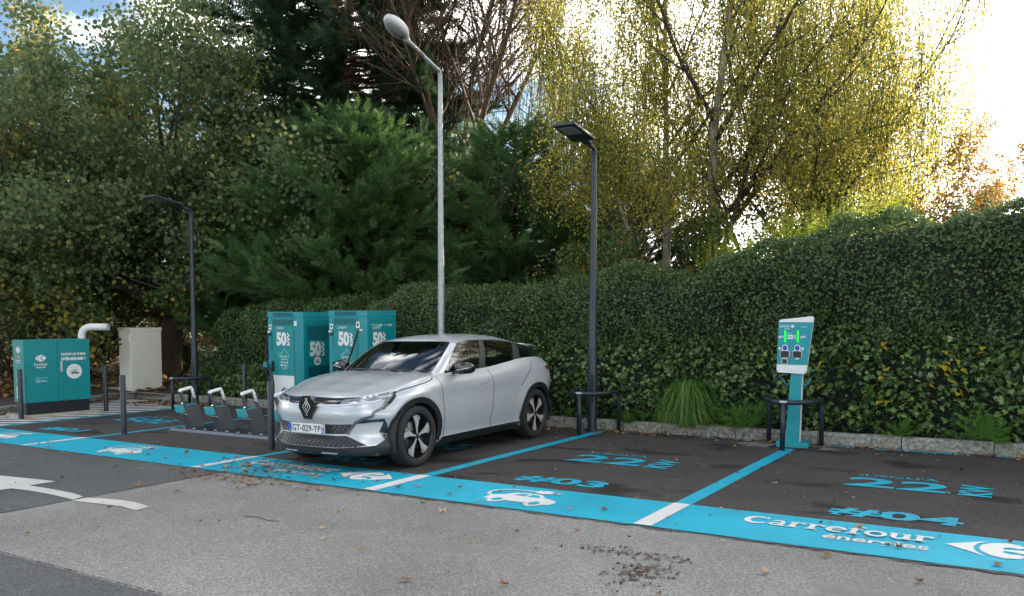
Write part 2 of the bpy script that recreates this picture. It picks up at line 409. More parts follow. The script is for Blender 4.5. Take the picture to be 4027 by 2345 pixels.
# cement smear and fresh tar round the charging post
cem = mat('cement_smear', (.20, .20, .20), .9, col2=(.07, .067, .065), vscale=9)
def blob(name, cx, cy, rx, ry, z, m, n=40, j=.25, seed=1):
    random.seed(seed); return sheet(name, [(cx + math.cos(2 * math.pi * i / n) * rx * (1 + random.uniform(-j, j)), cy + math.sin(2 * math.pi * i / n) * ry * (1 + random.uniform(-j, j))) for i in range(n)], z, m)
blob('cement_smear', -2.6, 10.72, .62, .22, .0062, cem, seed=3)
sheet('tar_square', [(-2.80, 10.50), (-2.22, 10.42), (-2.16, 10.78), (-2.72, 10.85)], .0095, M['crack'])
# hatched area beside the bays
hatch_poly = [(-14.24, 6.95), (-14.24, 10.25), (-15.3, 10.98), (-17.35, 11.2), (-16.95, 10.0), (-16.2, 8.1), (-16.2, 6.95)]
def clip(poly, a, b, keep_left=True):
    out = []; n = len(poly)
    def side(p): return ((b[0] - a[0]) * (p[1] - a[1]) - (b[1] - a[1]) * (p[0] - a[0])) * (1 if keep_left else -1)
    for i in range(n):
        p, q = poly[i], poly[(i + 1) % n]; sp, sq = side(p), side(q)
        if sp >= 0: out.append(p)
        if sp * sq < 0:
            t = sp / (sp - sq); out.append((p[0] + (q[0] - p[0]) * t, p[1] + (q[1] - p[1]) * t))
    return out
d_ = Vector((.86, .51)); n_ = Vector((-.51, .86))
hm = MB()
for k in range(-4, 30):
    o = Vector((-16.2, 6.2)) + n_ * (k * .345); a = o; b = o + d_; c2 = o + n_ * .20
    pl = clip(hatch_poly, a, b, True); pl = clip(pl, c2, c2 + d_, False) if len(pl) > 2 else []
    if len(pl) > 2: sheet('hatching_bar', pl, .009, M['white_paint'])
hm.bm.free()
# painted arrow on the road
def arrow_parts():
    sheet('road_arrow', [(-9.4, 4.55), (-8.9, 4.62), (-8.46, 4.67), (-8.47, 4.41), (-8.1, 4.42), (-7.7, 4.41), (-7.46, 4.37), (-7.40, 4.24), (-7.8, 4.27), (-8.2, 4.27), (-8.47, 4.24), (-8.49, 4.13), (-9.1, 4.15), (-9.5, 4.2)], .0090, M['old_white'])
    sheet('road_arrow', [(-7.40, 4.36), (-7.2, 4.42), (-7.0, 4.46), (-6.8, 4.465), (-6.53, 4.42), (-6.49, 4.26), (-6.75, 4.30), (-7.0, 4.27), (-7.25, 4.235), (-7.39, 4.22)], .0052, M['old_white'])
arrow_parts()
GM = lambda z: Matrix.Translation((0, 0, z))
def lettering(s, x0, x1, y0, y1, m, z=.0125, bold=.028, **k):
    o = text_fit('painted_lettering', s, x0, x1, y0, y1, GM(z), m, bold=bold, **k); o['kind'] = 'structure'; return o
def bay_text(x, num, kw, z=.0095):
    """bay texts; x is the left edge of the bay number"""
    lettering('#' + num, x, x + .98, 7.03, 7.37, M['blue2'], z, bold=.035)
    lettering(kw, x - .12, x + .80, 8.38, 8.86, M['blue2'], z, bold=.025)
    lettering("JUSQU'À", x - .08, x + .66, 8.93, 9.09, M['blue2'], z, bold=.012)
    lettering('KW', x + .86, x + 1.13, 8.37, 8.92, M['blue2'], z, bold=.04, rot=True)
bay_text(-1.39, '04', '22'); bay_text(-4.43, '03', '22'); bay_text(-7.22, '02', '50'); bay_text(-13.25, '01', '50')

# hand-drawn slab letters of the brand word
def stroke_mesh(strokes, name, m, Mx, parent=None, structure=False):
    """strokes: (points, width) in the plane; every stroke sits a hair above the one before"""
    mb = MB(); z = 0
    for pts, w in strokes:
        n = len(pts); ws = w if isinstance(w, (list, tuple)) else [w] * n; lf, rt = [], []
        for i in range(n):
            a = Vector(pts[max(i - 1, 0)]); b = Vector(pts[min(i + 1, n - 1)]); d = (b - a).normalized(); q = Vector((-d.y, d.x)) * ws[i] / 2; p = Vector(pts[i])
            lf.append(mb.bm.verts.new((p.x + q.x, p.y + q.y, z))); rt.append(mb.bm.verts.new((p.x - q.x, p.y - q.y, z)))
        for i in range(n - 1): mb.bm.faces.new((lf[i], rt[i], rt[i + 1], lf[i + 1]))
        z += .0003
    bmesh.ops.transform(mb.bm, matrix=Mx, verts=mb.bm.verts)
    me = bpy.data.meshes.new(name); mb.bm.to_mesh(me); mb.bm.free(); o = link(name, me, m, parent)
    if structure: o['kind'] = 'structure'
    return o
def arc(cx, cy, rx, ry, a0, a1, n=14): return [(cx + rx * math.cos(R(a0 + (a1 - a0) * i / n)), cy + ry * math.sin(R(a0 + (a1 - a0) * i / n))) for i in range(n + 1)]
def word_strokes():
    out = []; W = .27; T = .15
    def add(g, dx): 
        for p, w in g: out.append(([(q[0] + dx, q[1]) for q in p], w))
    C = [(arc(.62, .70, .48, .60, 48, 312, 20), [.16 + .16 * math.sin(math.pi * i / 20) for i in range(21)]), ([(1.02, 1.02), (1.02, 1.36)], .13), ([(.95, .33), (1.06, .20)], .14)]
    a = [(arc(.36, .28, .24, .20, 20, 340, 14), .17), (arc(.38, .72, .26, .20, 160, 0, 8) + [(.64, .30), (.64, .10)], [.12] * 3 + [.2] * 8), ([(.50, .06), (.86, .06)], .12)]
    r = [([(.22, .98), (.22, .03)], W), ([(.0, .94), (.3, .94)], .12), ([(.0, .06), (.50, .06)], .12), (arc(.52, .60, .24, .32, 165, 60, 7), T), ([(.60, .86), (.74, .78)], .24)]
    e = [(arc(.46, .48, .36, .40, 0, 310, 18), [.14 + .14 * math.sin(math.pi * i / 18) for i in range(19)]), ([(.16, .52), (.82, .52)], .11)]
    f = [([(.26, .04), (.26, 1.02)] + arc(.54, 1.02, .28, .30, 180, 60, 7), [W, W] + [W - .015 * i for i in range(8)]), ([(.0, .90), (.62, .90)], .12), ([(.0, .06), (.54, .06)], .12)]
    o_ = [(arc(.48, .48, .37, .41, 0, 360, 24), .22)]
    u = [([(.22, .96), (.22, .40)] + arc(.46, .36, .24, .28, 180, 350, 9), [W, W] + [.2] * 10), ([(.76, .96), (.76, .04)], W), ([(.0, .93), (.34, .93)], .11), ([(.52, .93), (.88, .93)], .11), ([(.66, .06), (1.0, .06)], .11)]
    x = 0
    for g, adv in ((C, 1.22), (a, .93), (r, .86), (r, .86), (e, .94), (f, .72), (o_, 1.0), (u, 1.06), (r, .85)):
        add(g, x); x += adv
    return out, x
WS, WL = word_strokes()
def brand_word(name, x0, x1, y0, y1, m, base=None, parent=None, structure=False):
    """the shop's word stretched to a box; y0 is the baseline, y1 the cap height"""
    base = base or Matrix.Identity(4)
    Mx = base @ Matrix.Translation((x0, y0, 0)) @ Matrix.Diagonal(((x1 - x0) / WL, (y1 - y0) / 1.36, 1, 1))
    return stroke_mesh(WS, name, m, Mx, parent, structure)
def logo(name, cx, cy, w, h, m, base=None, parent=None, structure=False, right=None):
    base = base or Matrix.Identity(4); mb = MB(); right = right or m
    def P(pts, z, mi): mb.mi = mi; mb.poly([(cx + x * w / 2, cy + y * h / 2, z) for x, y in pts])
    P([(-1, 0), (-.55, .62), (-.30, .98), (-.46, .5), (-.52, 0), (-.46, -.5), (-.30, -.98), (-.55, -.62)], 0, 0)
    P([(-.22, .80), (.02, 1.0), (.26, .86), (.34, .58), (.24, .36), (.08, .44), (-.02, .30), (-.02, -.30), (.08, -.44), (.24, -.36), (.34, -.58), (.26, -.86), (.02, -1.0), (-.22, -.80), (-.38, -.4), (-.42, 0), (-.38, .4)], 0, 1)
    P([(.36, .98), (.62, .60), (1, 0), (.62, -.60), (.36, -.98), (.46, -.55), (.36, -.24), (.12, -.12), (-.03, -.10), (-.03, .10), (.12, .12), (.36, .24), (.46, .55)], .0004, 1)
    bmesh.ops.transform(mb.bm, matrix=base, verts=mb.bm.verts)
    me = bpy.data.meshes.new(name); mb.bm.to_mesh(me); mb.bm.free(); o = link(name, me, [m, right], parent)
    if structure: o['kind'] = 'structure'
    return o
def car_icon(name, x0, x1, y0, y1, m, mcut, base=None, parent=None, structure=False):
    """little car with a plug on a looped cord"""
    base = base or Matrix.Identity(4); mb = MB(); sx = (x1 - x0); sy_ = (y1 - y0)
    def T(p): return (x0 + p[0] * sx, y0 + p[1] * sy_)
    def P(pts, z, mi=0): mb.mi = mi; mb.poly([(*T(p), z) for p in pts])
    P([(.14, .12), (.13, .30), (.17, .42), (.26, .50), (.34, .68), (.46, .72), (.66, .70), (.78, .52), (.94, .42), (1.0, .32), (.98, .14), (.90, .10)], 0)
    P([(.37, .50), (.42, .64), (.52, .65), (.52, .48)], .0005, 1); P([(.56, .48), (.56, .65), (.66, .63), (.72, .48)], .0005, 1)
    for cx in (.32, .80):
        P([(cx + .105 * math.cos(a), .13 + .20 * math.sin(a)) for a in [i * math.pi / 9 for i in range(18)]], .0008, 0)
        P([(cx + .06 * math.cos(a), .13 + .115 * math.sin(a)) for a in [i * math.pi / 9 for i in range(18)]], .0012, 1)
    pts = [(.15, .36), (.06, .42), (.02, .58), (.06, .74), (.18, .84), (.34, .88), (.52, .88)]; w = .05
    for a, b in zip(pts[:-1], pts[1:]):
        A, B = Vector(T(a)), Vector(T(b)); d = (B - A).normalized(); q = Vector((-d.y, d.x)) * sx * .022
        mb.mi = 0; mb.poly([(A.x + q.x, A.y + q.y, .0003), (A.x - q.x, A.y - q.y, .0003), (B.x - q.x, B.y - q.y, .0003), (B.x + q.x, B.y + q.y, .0003)])
    P([(.52, .80), (.62, .76), (.72, .80), (.72, .96), (.62, 1.0), (.52, .96)], .0006); P([(.72, .83), (.84, .83), (.84, .86), (.72, .86)], .0007); P([(.72, .91), (.84, .91), (.84, .94), (.72, .94)], .0007)
    bmesh.ops.transform(mb.bm, matrix=base, verts=mb.bm.verts)
    me = bpy.data.meshes.new(name); mb.bm.to_mesh(me); mb.bm.free(); o = link(name, me, [m, mcut], parent)
    if structure: o['kind'] = 'structure'
    return o
WP, BL = M['white_paint'], M['blue']
for x in (-1.90, -7.62):
    brand_word('painted_lettering', x, x + 1.36, 6.40, 6.63, WP, GM(.0145), structure=True)
    lettering('énergies', x + .64, x + 1.34, 6.15, 6.335, WP, .0145, bold=.02)
    logo('painted_logo', x + 1.78, 6.45, .72, .44, WP, GM(.0145), structure=True)
for x in (-4.28, -10.22, -13.2): car_icon('painted_car_symbol', x, x + .80, 6.08, 6.68, WP, BL, GM(.0145), structure=True)

# ---- kerb
def kerb_run(pts, hgt=.15, w=.16, step=1.0):
    root = empty('kerb'); root['kind'] = 'structure'
    P = [Vector((p[0], p[1], 0)) for p in pts]
    for a, b in zip(P[:-1], P[1:]):
        d = (b - a); ln = d.length; d.normalize(); nml = Vector((-d.y, d.x, 0)); n = max(1, round(ln / step))
        for k in range(n):
            s0 = a + d * (ln * k / n + .006); s1 = a + d * (ln * (k + 1) / n - .006); dz = random.uniform(-.006, .006); dn = random.uniform(-.008, .008)
            mb = MB(); m_ = 6; ring = []
            for i in range(m_ + 1):
                p = s0.lerp(s1, i / m_) + nml * dn; j = lambda: random.uniform(-.005, .005)
                ring.append([mb.bm.verts.new(p + nml * (0 + j()) + Vector((0, 0, -.02))), mb.bm.verts.new(p + nml * (.004 + j()) + Vector((0, 0, hgt - .03 + dz))), mb.bm.verts.new(p + nml * (.028 + j()) + Vector((0, 0, hgt + dz + j()))), mb.bm.verts.new(p + nml * (w + j()) + Vector((0, 0, hgt + dz + j()))), mb.bm.verts.new(p + nml * w + Vector((0, 0, -.02)))])
            for r0, r1 in zip(ring[:-1], ring[1:]):
                for q in range(4): mb.bm.faces.new((r0[q], r0[q + 1], r1[q + 1], r1[q]))
            mb.bm.faces.new(ring[0]); mb.bm.faces.new(ring[-1][::-1])
            mb.build('kerb_stone', M['kerb'], root)
    return root
random.seed(2)
kerb_run([(-15.6, 11.2), (-12.5, 11.12), (-5.5, 11.10), (-2.3, 11.08), (9.5, 11.10)])
kerb_run([(-14.9, 2.0), (-15.5, 5.0), (-16.3, 8.2), (-16.9, 10.0), (-17.45, 11.15), (-17.2, 11.38), (-16.6, 11.36), (-15.62, 11.22)], hgt=.13)
# thin concrete edging and path in the left bed
def slab(name, pts, z0, z1, m):
    mb = MB(); mb.prism(pts, z0, z1); return tag(mb.build(name, m), kind='structure')
slab('edging_strip', [(-23.5, 8.6), (-18.2, 11.7), (-18.1, 11.6), (-23.4, 8.45)], .10, .20, M['concrete'])
# planting bed: rises gently behind the kerb
def bed(x0, x1, y0, y1, nx, ny, fn):
    v = []; 
    for i in range(nx + 1):
        for j in range(ny + 1):
            x = x0 + (x1 - x0) * i / nx; y = y0 + (y1 - y0) * j / ny; v.append((x, y, fn(x, y)))
    me = bpy.data.meshes.new('planting_bed'); me.from_pydata(v, [], grid_faces(nx + 1, ny + 1).tolist()); o = link('planting_bed', me, M['soil'], smooth=True); o['kind'] = 'structure'; return o
from mathutils import noise
def bedz(x, y):
    dk = y - 11.2 if x > -16.5 else max(y - 11.3, (-16.45 - x) * .8 if y < 11.5 else 0, (-x - 16.3 + (y - 8) * -.35) * .7)
    t = max(0, min(1, dk / 8)); return .12 + .62 * t * t * (3 - 2 * t) + .05 * noise.noise(Vector((x * .9, y * .9, 0))) * min(1, dk + .2)
bed(-48, 30, 11.25, 48, 156, 74, bedz)
def bedz2(x, y): return .10 + .55 * max(0, min(1, (-16.9 - x + (11 - y) * -.3) / 9)) + .03 * noise.noise(Vector((x * .9, y * .9, 0)))
v = []
nx, ny = 50, 30
for i in range(nx + 1):
    for j in range(ny + 1):
        y = 2.0 + 9.25 * j / ny; xr = float(np.interp(y, [2, 5, 8.2, 10, 11.15, 11.3], [-15.05, -15.65, -16.45, -17.05, -17.6, -17.6])); x = xr + (-48 - xr) * (i / nx) ** 1.6
        v.append((x, y, bedz2(x, y) if i else .10))
me = bpy.data.meshes.new('planting_bed'); me.from_pydata(v, [], grid_faces(nx + 1, ny + 1).tolist()); link('planting_bed', me, M['soil'], smooth=True)['kind'] = 'structure'
# ================================================================== street furniture and charging equipment
def FY(x, y, z): return Matrix(((1, 0, 0, x), (0, 0, -1, y), (0, 1, 0, z), (0, 0, 0, 1)))      # a plane facing -y
def FX(x, y, z): return Matrix(((0, 0, 1, x), (1, 0, 0, y), (0, 1, 0, z), (0, 0, 0, 1)))       # a plane facing +x
def FN(x, y, z): return Matrix(((0, 0, -1, x), (-1, 0, 0, y), (0, 1, 0, z), (0, 0, 0, 1)))     # a plane facing -x
def panel(name, base, pts, m, parent, z0=-.004, z1=.003):
    mb = MB(); mb.prism(pts, z0, z1, M=base); return mb.build(name, m, parent)
def rect(x0, x1, y0, y1): return [(x0, y0), (x1, y0), (x1, y1), (x0, y1)]
def rrect(x0, x1, y0, y1, r, n=4):
    out = []
    for cx, cy, a in ((x1 - r, y0 + r, -90), (x1 - r, y1 - r, 0), (x0 + r, y1 - r, 90), (x0 + r, y0 + r, 180)):
        out += arc(cx, cy, r, r, a, a + 90, n)
    return out
def circ(cx, cy, r, n=24, ry=None): return [(cx + r * math.cos(2 * math.pi * i / n), cy + (ry or r) * math.sin(2 * math.pi * i / n)) for i in range(n)]

# ---- bollards
def bollard():
    root = empty('bollard')
    mb = MB(); mb.lathe([(.0, .885), (.036, .885), (.041, .879), (.041, .0)], 20); mb.build('post', M['anthracite'], root)
    mb = MB(); mb.lathe([(.0415, .012), (.052, .010), (.054, .0)], 20); mb.build('base_ring', M['anthracite'], root)
    return root
BL_ = [(-14.90, 7.67, 'dark steel bollard in front of the left end of the teal electrical cabinet', 1), (-14.87, 9.22, 'dark steel bollard between the teal cabinet and the cream cabinet', 1),
       (-11.36, 7.31, 'dark steel bollard on the bay line left of the tilted bike docks', 1), (-8.19, 7.29, "dark steel bollard nearest the camera, just left of the car's nose", 1),
       (-12.75, 10.72, 'dark steel bollard at the kerb behind the bike docks, against the ivy', 1)]
b0 = bollard()
for i, (x, y, lab, h) in enumerate(BL_):
    b = b0 if i == 0 else copy_tree(b0)
    b.matrix_world = Matrix.Translation((x, y, 0)) @ TILT @ Matrix.Rotation(i * 1.3, 4, 'Z')
    tag(b, lab, 'bollard', 'bollards between the charging bays')

# ---- lamp posts
def panel_lamp(loc, h, label, r=.062):
    root = empty('lamp_post', loc, 0, True); tag(root, label, 'lamp post', 'slim dark lamp posts')
    mb = MB(); mb.lathe([(.0, h), (.036, h), (.038, h - .3), (r * .86, 1.25), (r, 1.22), (r, .0)], 24); mb.build('pole', M['anthracite'], root)
    mb = MB(); mb.lathe([(r + .004, 1.20), (r + .004, 1.215)], 24); mb.build('joint_ring', M['anthracite'], root); mb = MB(); mb.box((-.05, -r - .004, .45), (.05, -r + .01, .85)); mb.build('service_door', M['anthracite'], root)
    mb = MB(); mb.tube(rounded([(0, 0, h - .05), (0, 0, h + .02), (0, -.26, h + .09)], .03), .030, 12); mb.build('arm', M['anthracite'], root)
    hd = empty('lamp_head', (0, 0, 0)); hd.parent = root; hd.matrix_local = Matrix.Translation((0, -.24, h + .09)) @ Matrix.Rotation(R(-9), 4, 'X')
    mb = MB(); mb.box((-.17, -.70, -.022), (.17, -.06, .022), .008); mb.box((-.06, -.08, -.03), (.06, .06, .03), .01)
    for k in range(6): mb.box((-.14, -.13 + k * .02, .022), (.14, -.125 + k * .02, .034))
    ho = mb.build('housing', M['anthracite'], hd)
    mb = MB(); mb.box((-.12, -.62, -.027), (.12, -.36, -.021)); mb.build('led_panel', M['lens'], hd)
    return root
panel_lamp((-14.26, 10.75, 0), 3.88, 'slim dark lamp post behind the tilted bike docks, beside the cream cabinet')
panel_lamp((-5.39, 10.80, 0), 4.04, 'slim dark lamp post at the kerb to the right of the parked car', .070)
root = empty('tall_street_lamp', (-8.49, 11.30, .27), 0, True); root.scale = (.827, .827, .827); tag(root, 'tall galvanised street lamp with a light grey oval head, rising behind the car', 'street lamp')
mb = MB(); mb.lathe([(0, 6.62), (.045, 6.62), (.050, 5.9), (.078, -.33)], 24); mb.build('pole', M['galv'], root)
mb = MB(); mb.tube(rounded([(0, 0, 6.5), (0, 0, 6.66), (0, -1.02, 6.99)], .03), .038, 12); mb.build('arm', M['galv'], root)
mb = MB(); mb.tube([(0, -.55, 6.838), (0, -.97, 6.974), (0, -1.07, 7.01)], .044, 12); mb.build('sleeve', M['galv'], root)
hd = empty('lamp_head'); hd.parent = root; hd.matrix_local = Matrix.Translation((0, -1.01, 6.99)) @ Matrix.Rotation(R(-22), 4, 'X')
mb = MB(); mb.lathe([(0, .16), (.07, .152), (.13, .125), (.168, .08), (.182, .03), (.18, -.01), (.165, -.045), (.13, -.06)], 28)
for v in mb.bm.verts:
    v.co.y = v.co.y * (1.95 if v.co.y < 0 else 1.55) - .34
mb.tube([(0, .02, 0), (0, -.12, .02)], [.05, .075], 14)
mb.build('housing', M['lamp_grey'], hd, smooth=True)
mb = MB(); mb.lathe([(0, -.105), (.06, -.10), (.105, -.082), (.132, -.055)], 24)
for v in mb.bm.verts: v.co.y = v.co.y * 1.6 - .38
mb.build('lamp_glass', M['lens'], hd, smooth=True)

# ---- crash guards: a rail on three legs round each post
def guard(loc, label, rz=0):
    root = empty('crash_guard', loc, rz, True); tag(root, label, 'guard rail', 'tubular guards round posts at the kerb')
    mb = MB(); mb.tube(rounded([(-.33, .32, .02), (-.33, .32, .60), (-.30, -.02, .60), (-.10, -.30, .60), (.10, -.30, .60), (.31, -.04, .60), (.33, .30, .60), (.33, .30, .02)], .10, 6), .030, 14)
    mb.build('rail', M['anthracite'], root)
    mb = MB(); mb.tube([(0, -.305, .01), (0, -.305, .60)], .030, 14); mb.build('leg', M['anthracite'], root)
    mb = MB(); mb.box((-.04, -.3385, .597), (.045, -.31, .622), .003); mb.build('sticker', M['lamp_grey'], root)
    return root
guard((-2.55, 10.60, 0), 'dark tubular guard rail round the foot of the twin charging post')
guard((-5.38, 10.68, 0), 'dark tubular guard rail round the lamp post right of the car')
guard((-14.1, 10.42, 0), 'dark tubular guard rail round the lamp post behind the bike docks')

# ---- fast chargers
FRANCE = [(0, 1.0), (.10, .94), (.20, .86), (.34, .80), (.52, .74), (.50, .62), (.40, .50), (.38, .36), (.44, .24), (.42, .10), (.30, .06), (.16, .12), (.08, .10), (.06, 0), (-.10, .02), (-.26, .08), (-.30, .14), (-.24, .34), (-.26, .50), (-.40, .60), (-.56, .66), (-.58, .74), (-.42, .76), (-.34, .72), (-.32, .82), (-.20, .80), (-.10, .90)]
def outline(pts, w, name, m, base, parent):
    mb = MB(); n = len(pts)
    for i in range(n):
        a, b = Vector(pts[i]), Vector(pts[(i + 1) % n]); d = (b - a).normalized(); q = Vector((-d.y, d.x)) * w / 2
        mb.poly([(a.x + q.x, a.y + q.y, .0002 * (i % 2)), (a.x - q.x, a.y - q.y, .0002 * (i % 2)), (b.x - q.x, b.y - q.y, .0002 * (i % 2)), (b.x + q.x, b.y + q.y, .0002 * (i % 2))])
    bmesh.ops.transform(mb.bm, matrix=base, verts=mb.bm.verts); return mb.build(name, m, parent)
def vents(base, x0, x1, y0, y1, nx_, ny_, name, parent, gap=.01):
    for i in range(nx_):
        for j in range(ny_):
            w = (x1 - x0) / nx_; h = (y1 - y0) / ny_
            mb = MB(); mb.prism(rect(x0 + i * w + gap / 2 + (gap if i % 2 else 0) * .5, x0 + (i + 1) * w - gap / 2, y0 + j * h + gap / 2, y0 + (j + 1) * h - gap / 2), -.02, .002, M=base)
            mb.mi = 1
            for k in range(4): mb.prism(rect(x0 + i * w + gap, x0 + (i + 1) * w - gap, y0 + j * h + gap + (h - gap * 2) * (k + .3) / 4, y0 + j * h + gap + (h - gap * 2) * (k + .6) / 4), .002, .005, M=base)
            mb.build(name, [M['teal_dark'], M['teal_vent']], parent)
def jusqua(base, x, y, s, parent, num='50', mprint=None):
    mp_ = mprint or M['white_print']
    text_fit('lettering', "JUSQU'À", x, x + s * .62, y + s * .92, y + s * 1.12, base, mp_, parent, bold=.01)
    text_fit('lettering', num, x, x + s * .82, y, y + s * .80, base, mp_, parent, bold=.055)
    text_fit('lettering', 'kW', x + s * .86, x + s * 1.08, y + .01 * s, y + s * .78, base, mp_, parent, bold=.05, rot=True)
def cable(name, pts, parent, r=.014):
    P = np.array([tuple(p) for p in pts], float); mb = MB(); mb.tube(catmull(P, 6), r, 10); return mb.build(name, M['rubber'], parent)
def charger(loc, label, second=False):
    root = empty('fast_charger', loc, 0, True); tag(root, label, 'charger', 'teal fast chargers behind the car')
    W_, D_, H_ = .74, .84, 1.84; hw, hd_ = W_ / 2, D_ / 2; ch = .09
    # footprint with a chamfered corner between the two faces we see
    fp = [(-hw, -hd_), (hw - ch, -hd_), (hw, -hd_ + ch * 1.3), (hw, hd_), (-hw, hd_)]
    mb = MB(); mb.prism(fp, .06, H_ - .10); mb.build('cabinet', M['teal_side'], root)
    mb = MB(); mb.prism([(x * 1.012, y * 1.012) for x, y in fp], H_ - .097, H_); mb.build('cap', M['teal_side'], root)
    mb = MB(); mb.prism([(x * .97, y * .97) for x, y in fp], 0, .06); mb.build('plinth', M['anthracite'], root)
    F = FY(0, -hd_ - .001, 0)
    dp = panel('door', F, rect(-hw + .11, hw - ch - .012, .08, H_ - .11), M['teal'], root, -.01, .010)
    B = FY(0, -hd_ - .0125, 0)
    vents(FY(0, -hd_ - .010, 0), -hw + .125, hw - ch - .03, H_ - .235, H_ - .125, 8, 1, 'vent', root)
    vents(FY(0, -hd_ * 1.012 - .001, 0), -hw + .125, hw - ch - .03, H_ - .09, H_ - .01, 8, 1, 'vent', root)
    jusqua(B, -.155, 1.255, .30, dp)
    panel('white_notice', B, rect(-hw + .112, hw - ch - .014, .10, .74), M['white_plastic'], dp, -.001, .001)
    B2 = FY(0, -hd_ - .0142, 0)
    logo('logo', .02, .47, .17, .14, M['blue_print'], B2, dp, right=M['blue_print'])
    brand_word('lettering', -.11, .15, .335, .385, M['grey_print'], B2, dp)
    outline([(x * .21 + .025, .84 + y * .37) for x, y in FRANCE], .007, 'map_outline', M['pale_print'], B, dp)
    for s_, yy, w_ in (('Rechargez', 1.055, .17), ('partout', 1.005, .12), ('en France', .955, .165)): text_fit('lettering', s_, .02 - w_ / 2, .02 + w_ / 2, yy, yy + .032, B, M['white_print'], dp, bold=.03)
    for k in range(4): panel('city_mark', B, [(-.065 + k * .04, .905), (-.04 + k * .04, .905), (-.04 + k * .04, .922), (-.052 + k * .04, .932), (-.065 + k * .04, .92)], M['white_print'], dp, -.001, .0005)
    # plug bays
    lx = -hw + .055
    panel('plug_recess', F, rect(-hw + .02, -hw + .095, 1.18, 1.52), M['teal_side'], root, -.001, .012)
    panel('plug_recess_shade', F, [(-hw + .03, 1.42), (-hw + .09, 1.42), (-hw + .09, 1.50), (-hw + .03, 1.50)], M['black_plastic'], root, .010, .014)
    mb = MB(); mb.box((lx - .02, -hd_ - .06, 1.47), (lx + .03, -hd_ - .012, 1.51), .012); mb.build('plug', M['white_plastic'], root)
    lab = panel('symbol_label', F, rect(-hw + .03, -hw + .10, 1.53, 1.62), M['white_plastic'], root, .012, .014)
    panel('symbol', F, circ(-hw + .065, 1.575, .02, 12), M['black_plastic'], lab, .0135, .0152)
    panel('symbol_label', F, rect(hw - ch - .01, hw - ch + .055, 1.60, 1.68), M['white_plastic'], root, -.001, .004) if not second else None
    mb = MB(); mb.box((-.255, -hd_ - .055, .80), (-.225, -hd_ - .012, .99), .012); mb.build('handle', M['black_plastic'], root)
    y_ = -hd_ - .05
    if not second:
        cable('cable', [(lx, y_, 1.48), (lx - .02, y_ - .03, 1.25), (lx - .015, y_ - .05, 1.05), (lx + .06, y_ - .06, .85), (lx + .11, y_ - .06, .62), (lx + .09, y_ - .06, .38), (lx + .0, y_ - .04, .18)], root)
        cable('cable', [(lx + .0, y_, .90), (lx + .12, y_ - .06, .82), (lx + .19, y_ - .07, .60), (lx + .18, y_ - .07, .35), (lx + .10, y_ - .05, .12)], root)
        n = 26; mb = MB(); mb.tube([(-hw - .20 + .22 * math.cos(a), -hd_ - .03 - .02 * math.sin(a * 2), .62 + .29 * math.sin(a)) for a in [2 * math.pi * i / n for i in range(n)]], .014, 10, closed=True); mb.build('cable', M['rubber'], root)
        mb = MB(); mb.box((-hw - .09, -hd_ - .06, .86), (-hw + .01, -hd_ + .06, .96), .02); mb.build('cable_hook', M['teal_side'], root)
    else:
        rx = hw - .03
        mb = MB(); mb.box((rx - .055, -hd_ + .005, 1.50), (rx - .005, -hd_ + .05, 1.54), .012); mb.build('plug', M['white_plastic'], root)
        lab = panel('symbol_label', FY(0, -hd_ - .02, 0), rect(rx - .085, rx - .01, 1.555, 1.66), M['white_plastic'], root, .0, .004)
        panel('symbol', FY(0, -hd_ - .025, 0), circ(rx - .048, 1.61, .022, 12), M['black_plastic'], lab, 0, .0015)
        cable('cable', [(rx - .03, y_ + .01, 1.52), (rx - .06, y_ - .03, 1.35), (rx - .12, y_ - .06, 1.15), (rx - .19, y_ - .07, .95), (rx - .24, y_ - .06, .6)], root, .017)
    # right-hand face
    X = FX(hw + .001, 0, 0); X2 = FX(hw + .0075, 0, 0)
    dp2 = panel('side_panel', X, rect(-hd_ + .16, hd_ - .07, .08, H_ - .14), M['teal'], root, -.004, .006)
    if not second:
        sc = panel('vent_screen', X, rect(-hd_ + .21, hd_ - .11, 1.36, 1.60), M['teal_vent'], root, .0, .010)
        vents(FX(hw + .010, 0, 0), -hd_ + .21, hd_ - .11, .22, .90, 1, 14, 'vent', root, .006)
        jusqua(X2, -.17, 1.065, .33, dp2)
        panel('sticker', X2, circ(.01, .885 + .10, .085, 20, .075), M['white_plastic'], dp2, -.001, .001)
        car_icon('sticker_symbol', -.045, .06, .945, 1.02, M['dark_print'], M['white_plastic'], FX(hw + .009, 0, 0), dp2)
    else:
        jusqua(X2, -.18, 1.25, .30, dp2)
        logo('logo', .02, 1.60, .08, .06, M['pale_print'], X2, dp2); brand_word('lettering', -.22, -.03, 1.585, 1.625, M['pale_print'], X2, dp2)
        text_fit('lettering', 'énergies', -.12, -.03, 1.55, 1.578, X2, M['pale_print'], dp2)
        text_fit('lettering', '#02', .22, .31, 1.58, 1.62, X2, M['white_print'], dp2); text_fit('lettering', 'DRIVECO', .10, .20, 1.585, 1.61, X2, M['pale_print'], dp2)
        panel('screen', X, rect(-.17, .17, .95, 1.10), M['black_plastic'], root, .0, .010); panel('card_slot', X, rect(-.17, .17, 1.14, 1.19), M['teal_dark'], root, .0, .009)
    return root
charger((-10.98, 10.50, 0), 'tall teal fast charger with a looped black cable, left one of the pair')
charger((-9.62, 10.60, 0), "tall teal fast charger partly hidden behind the car's windscreen, right one of the pair", True)

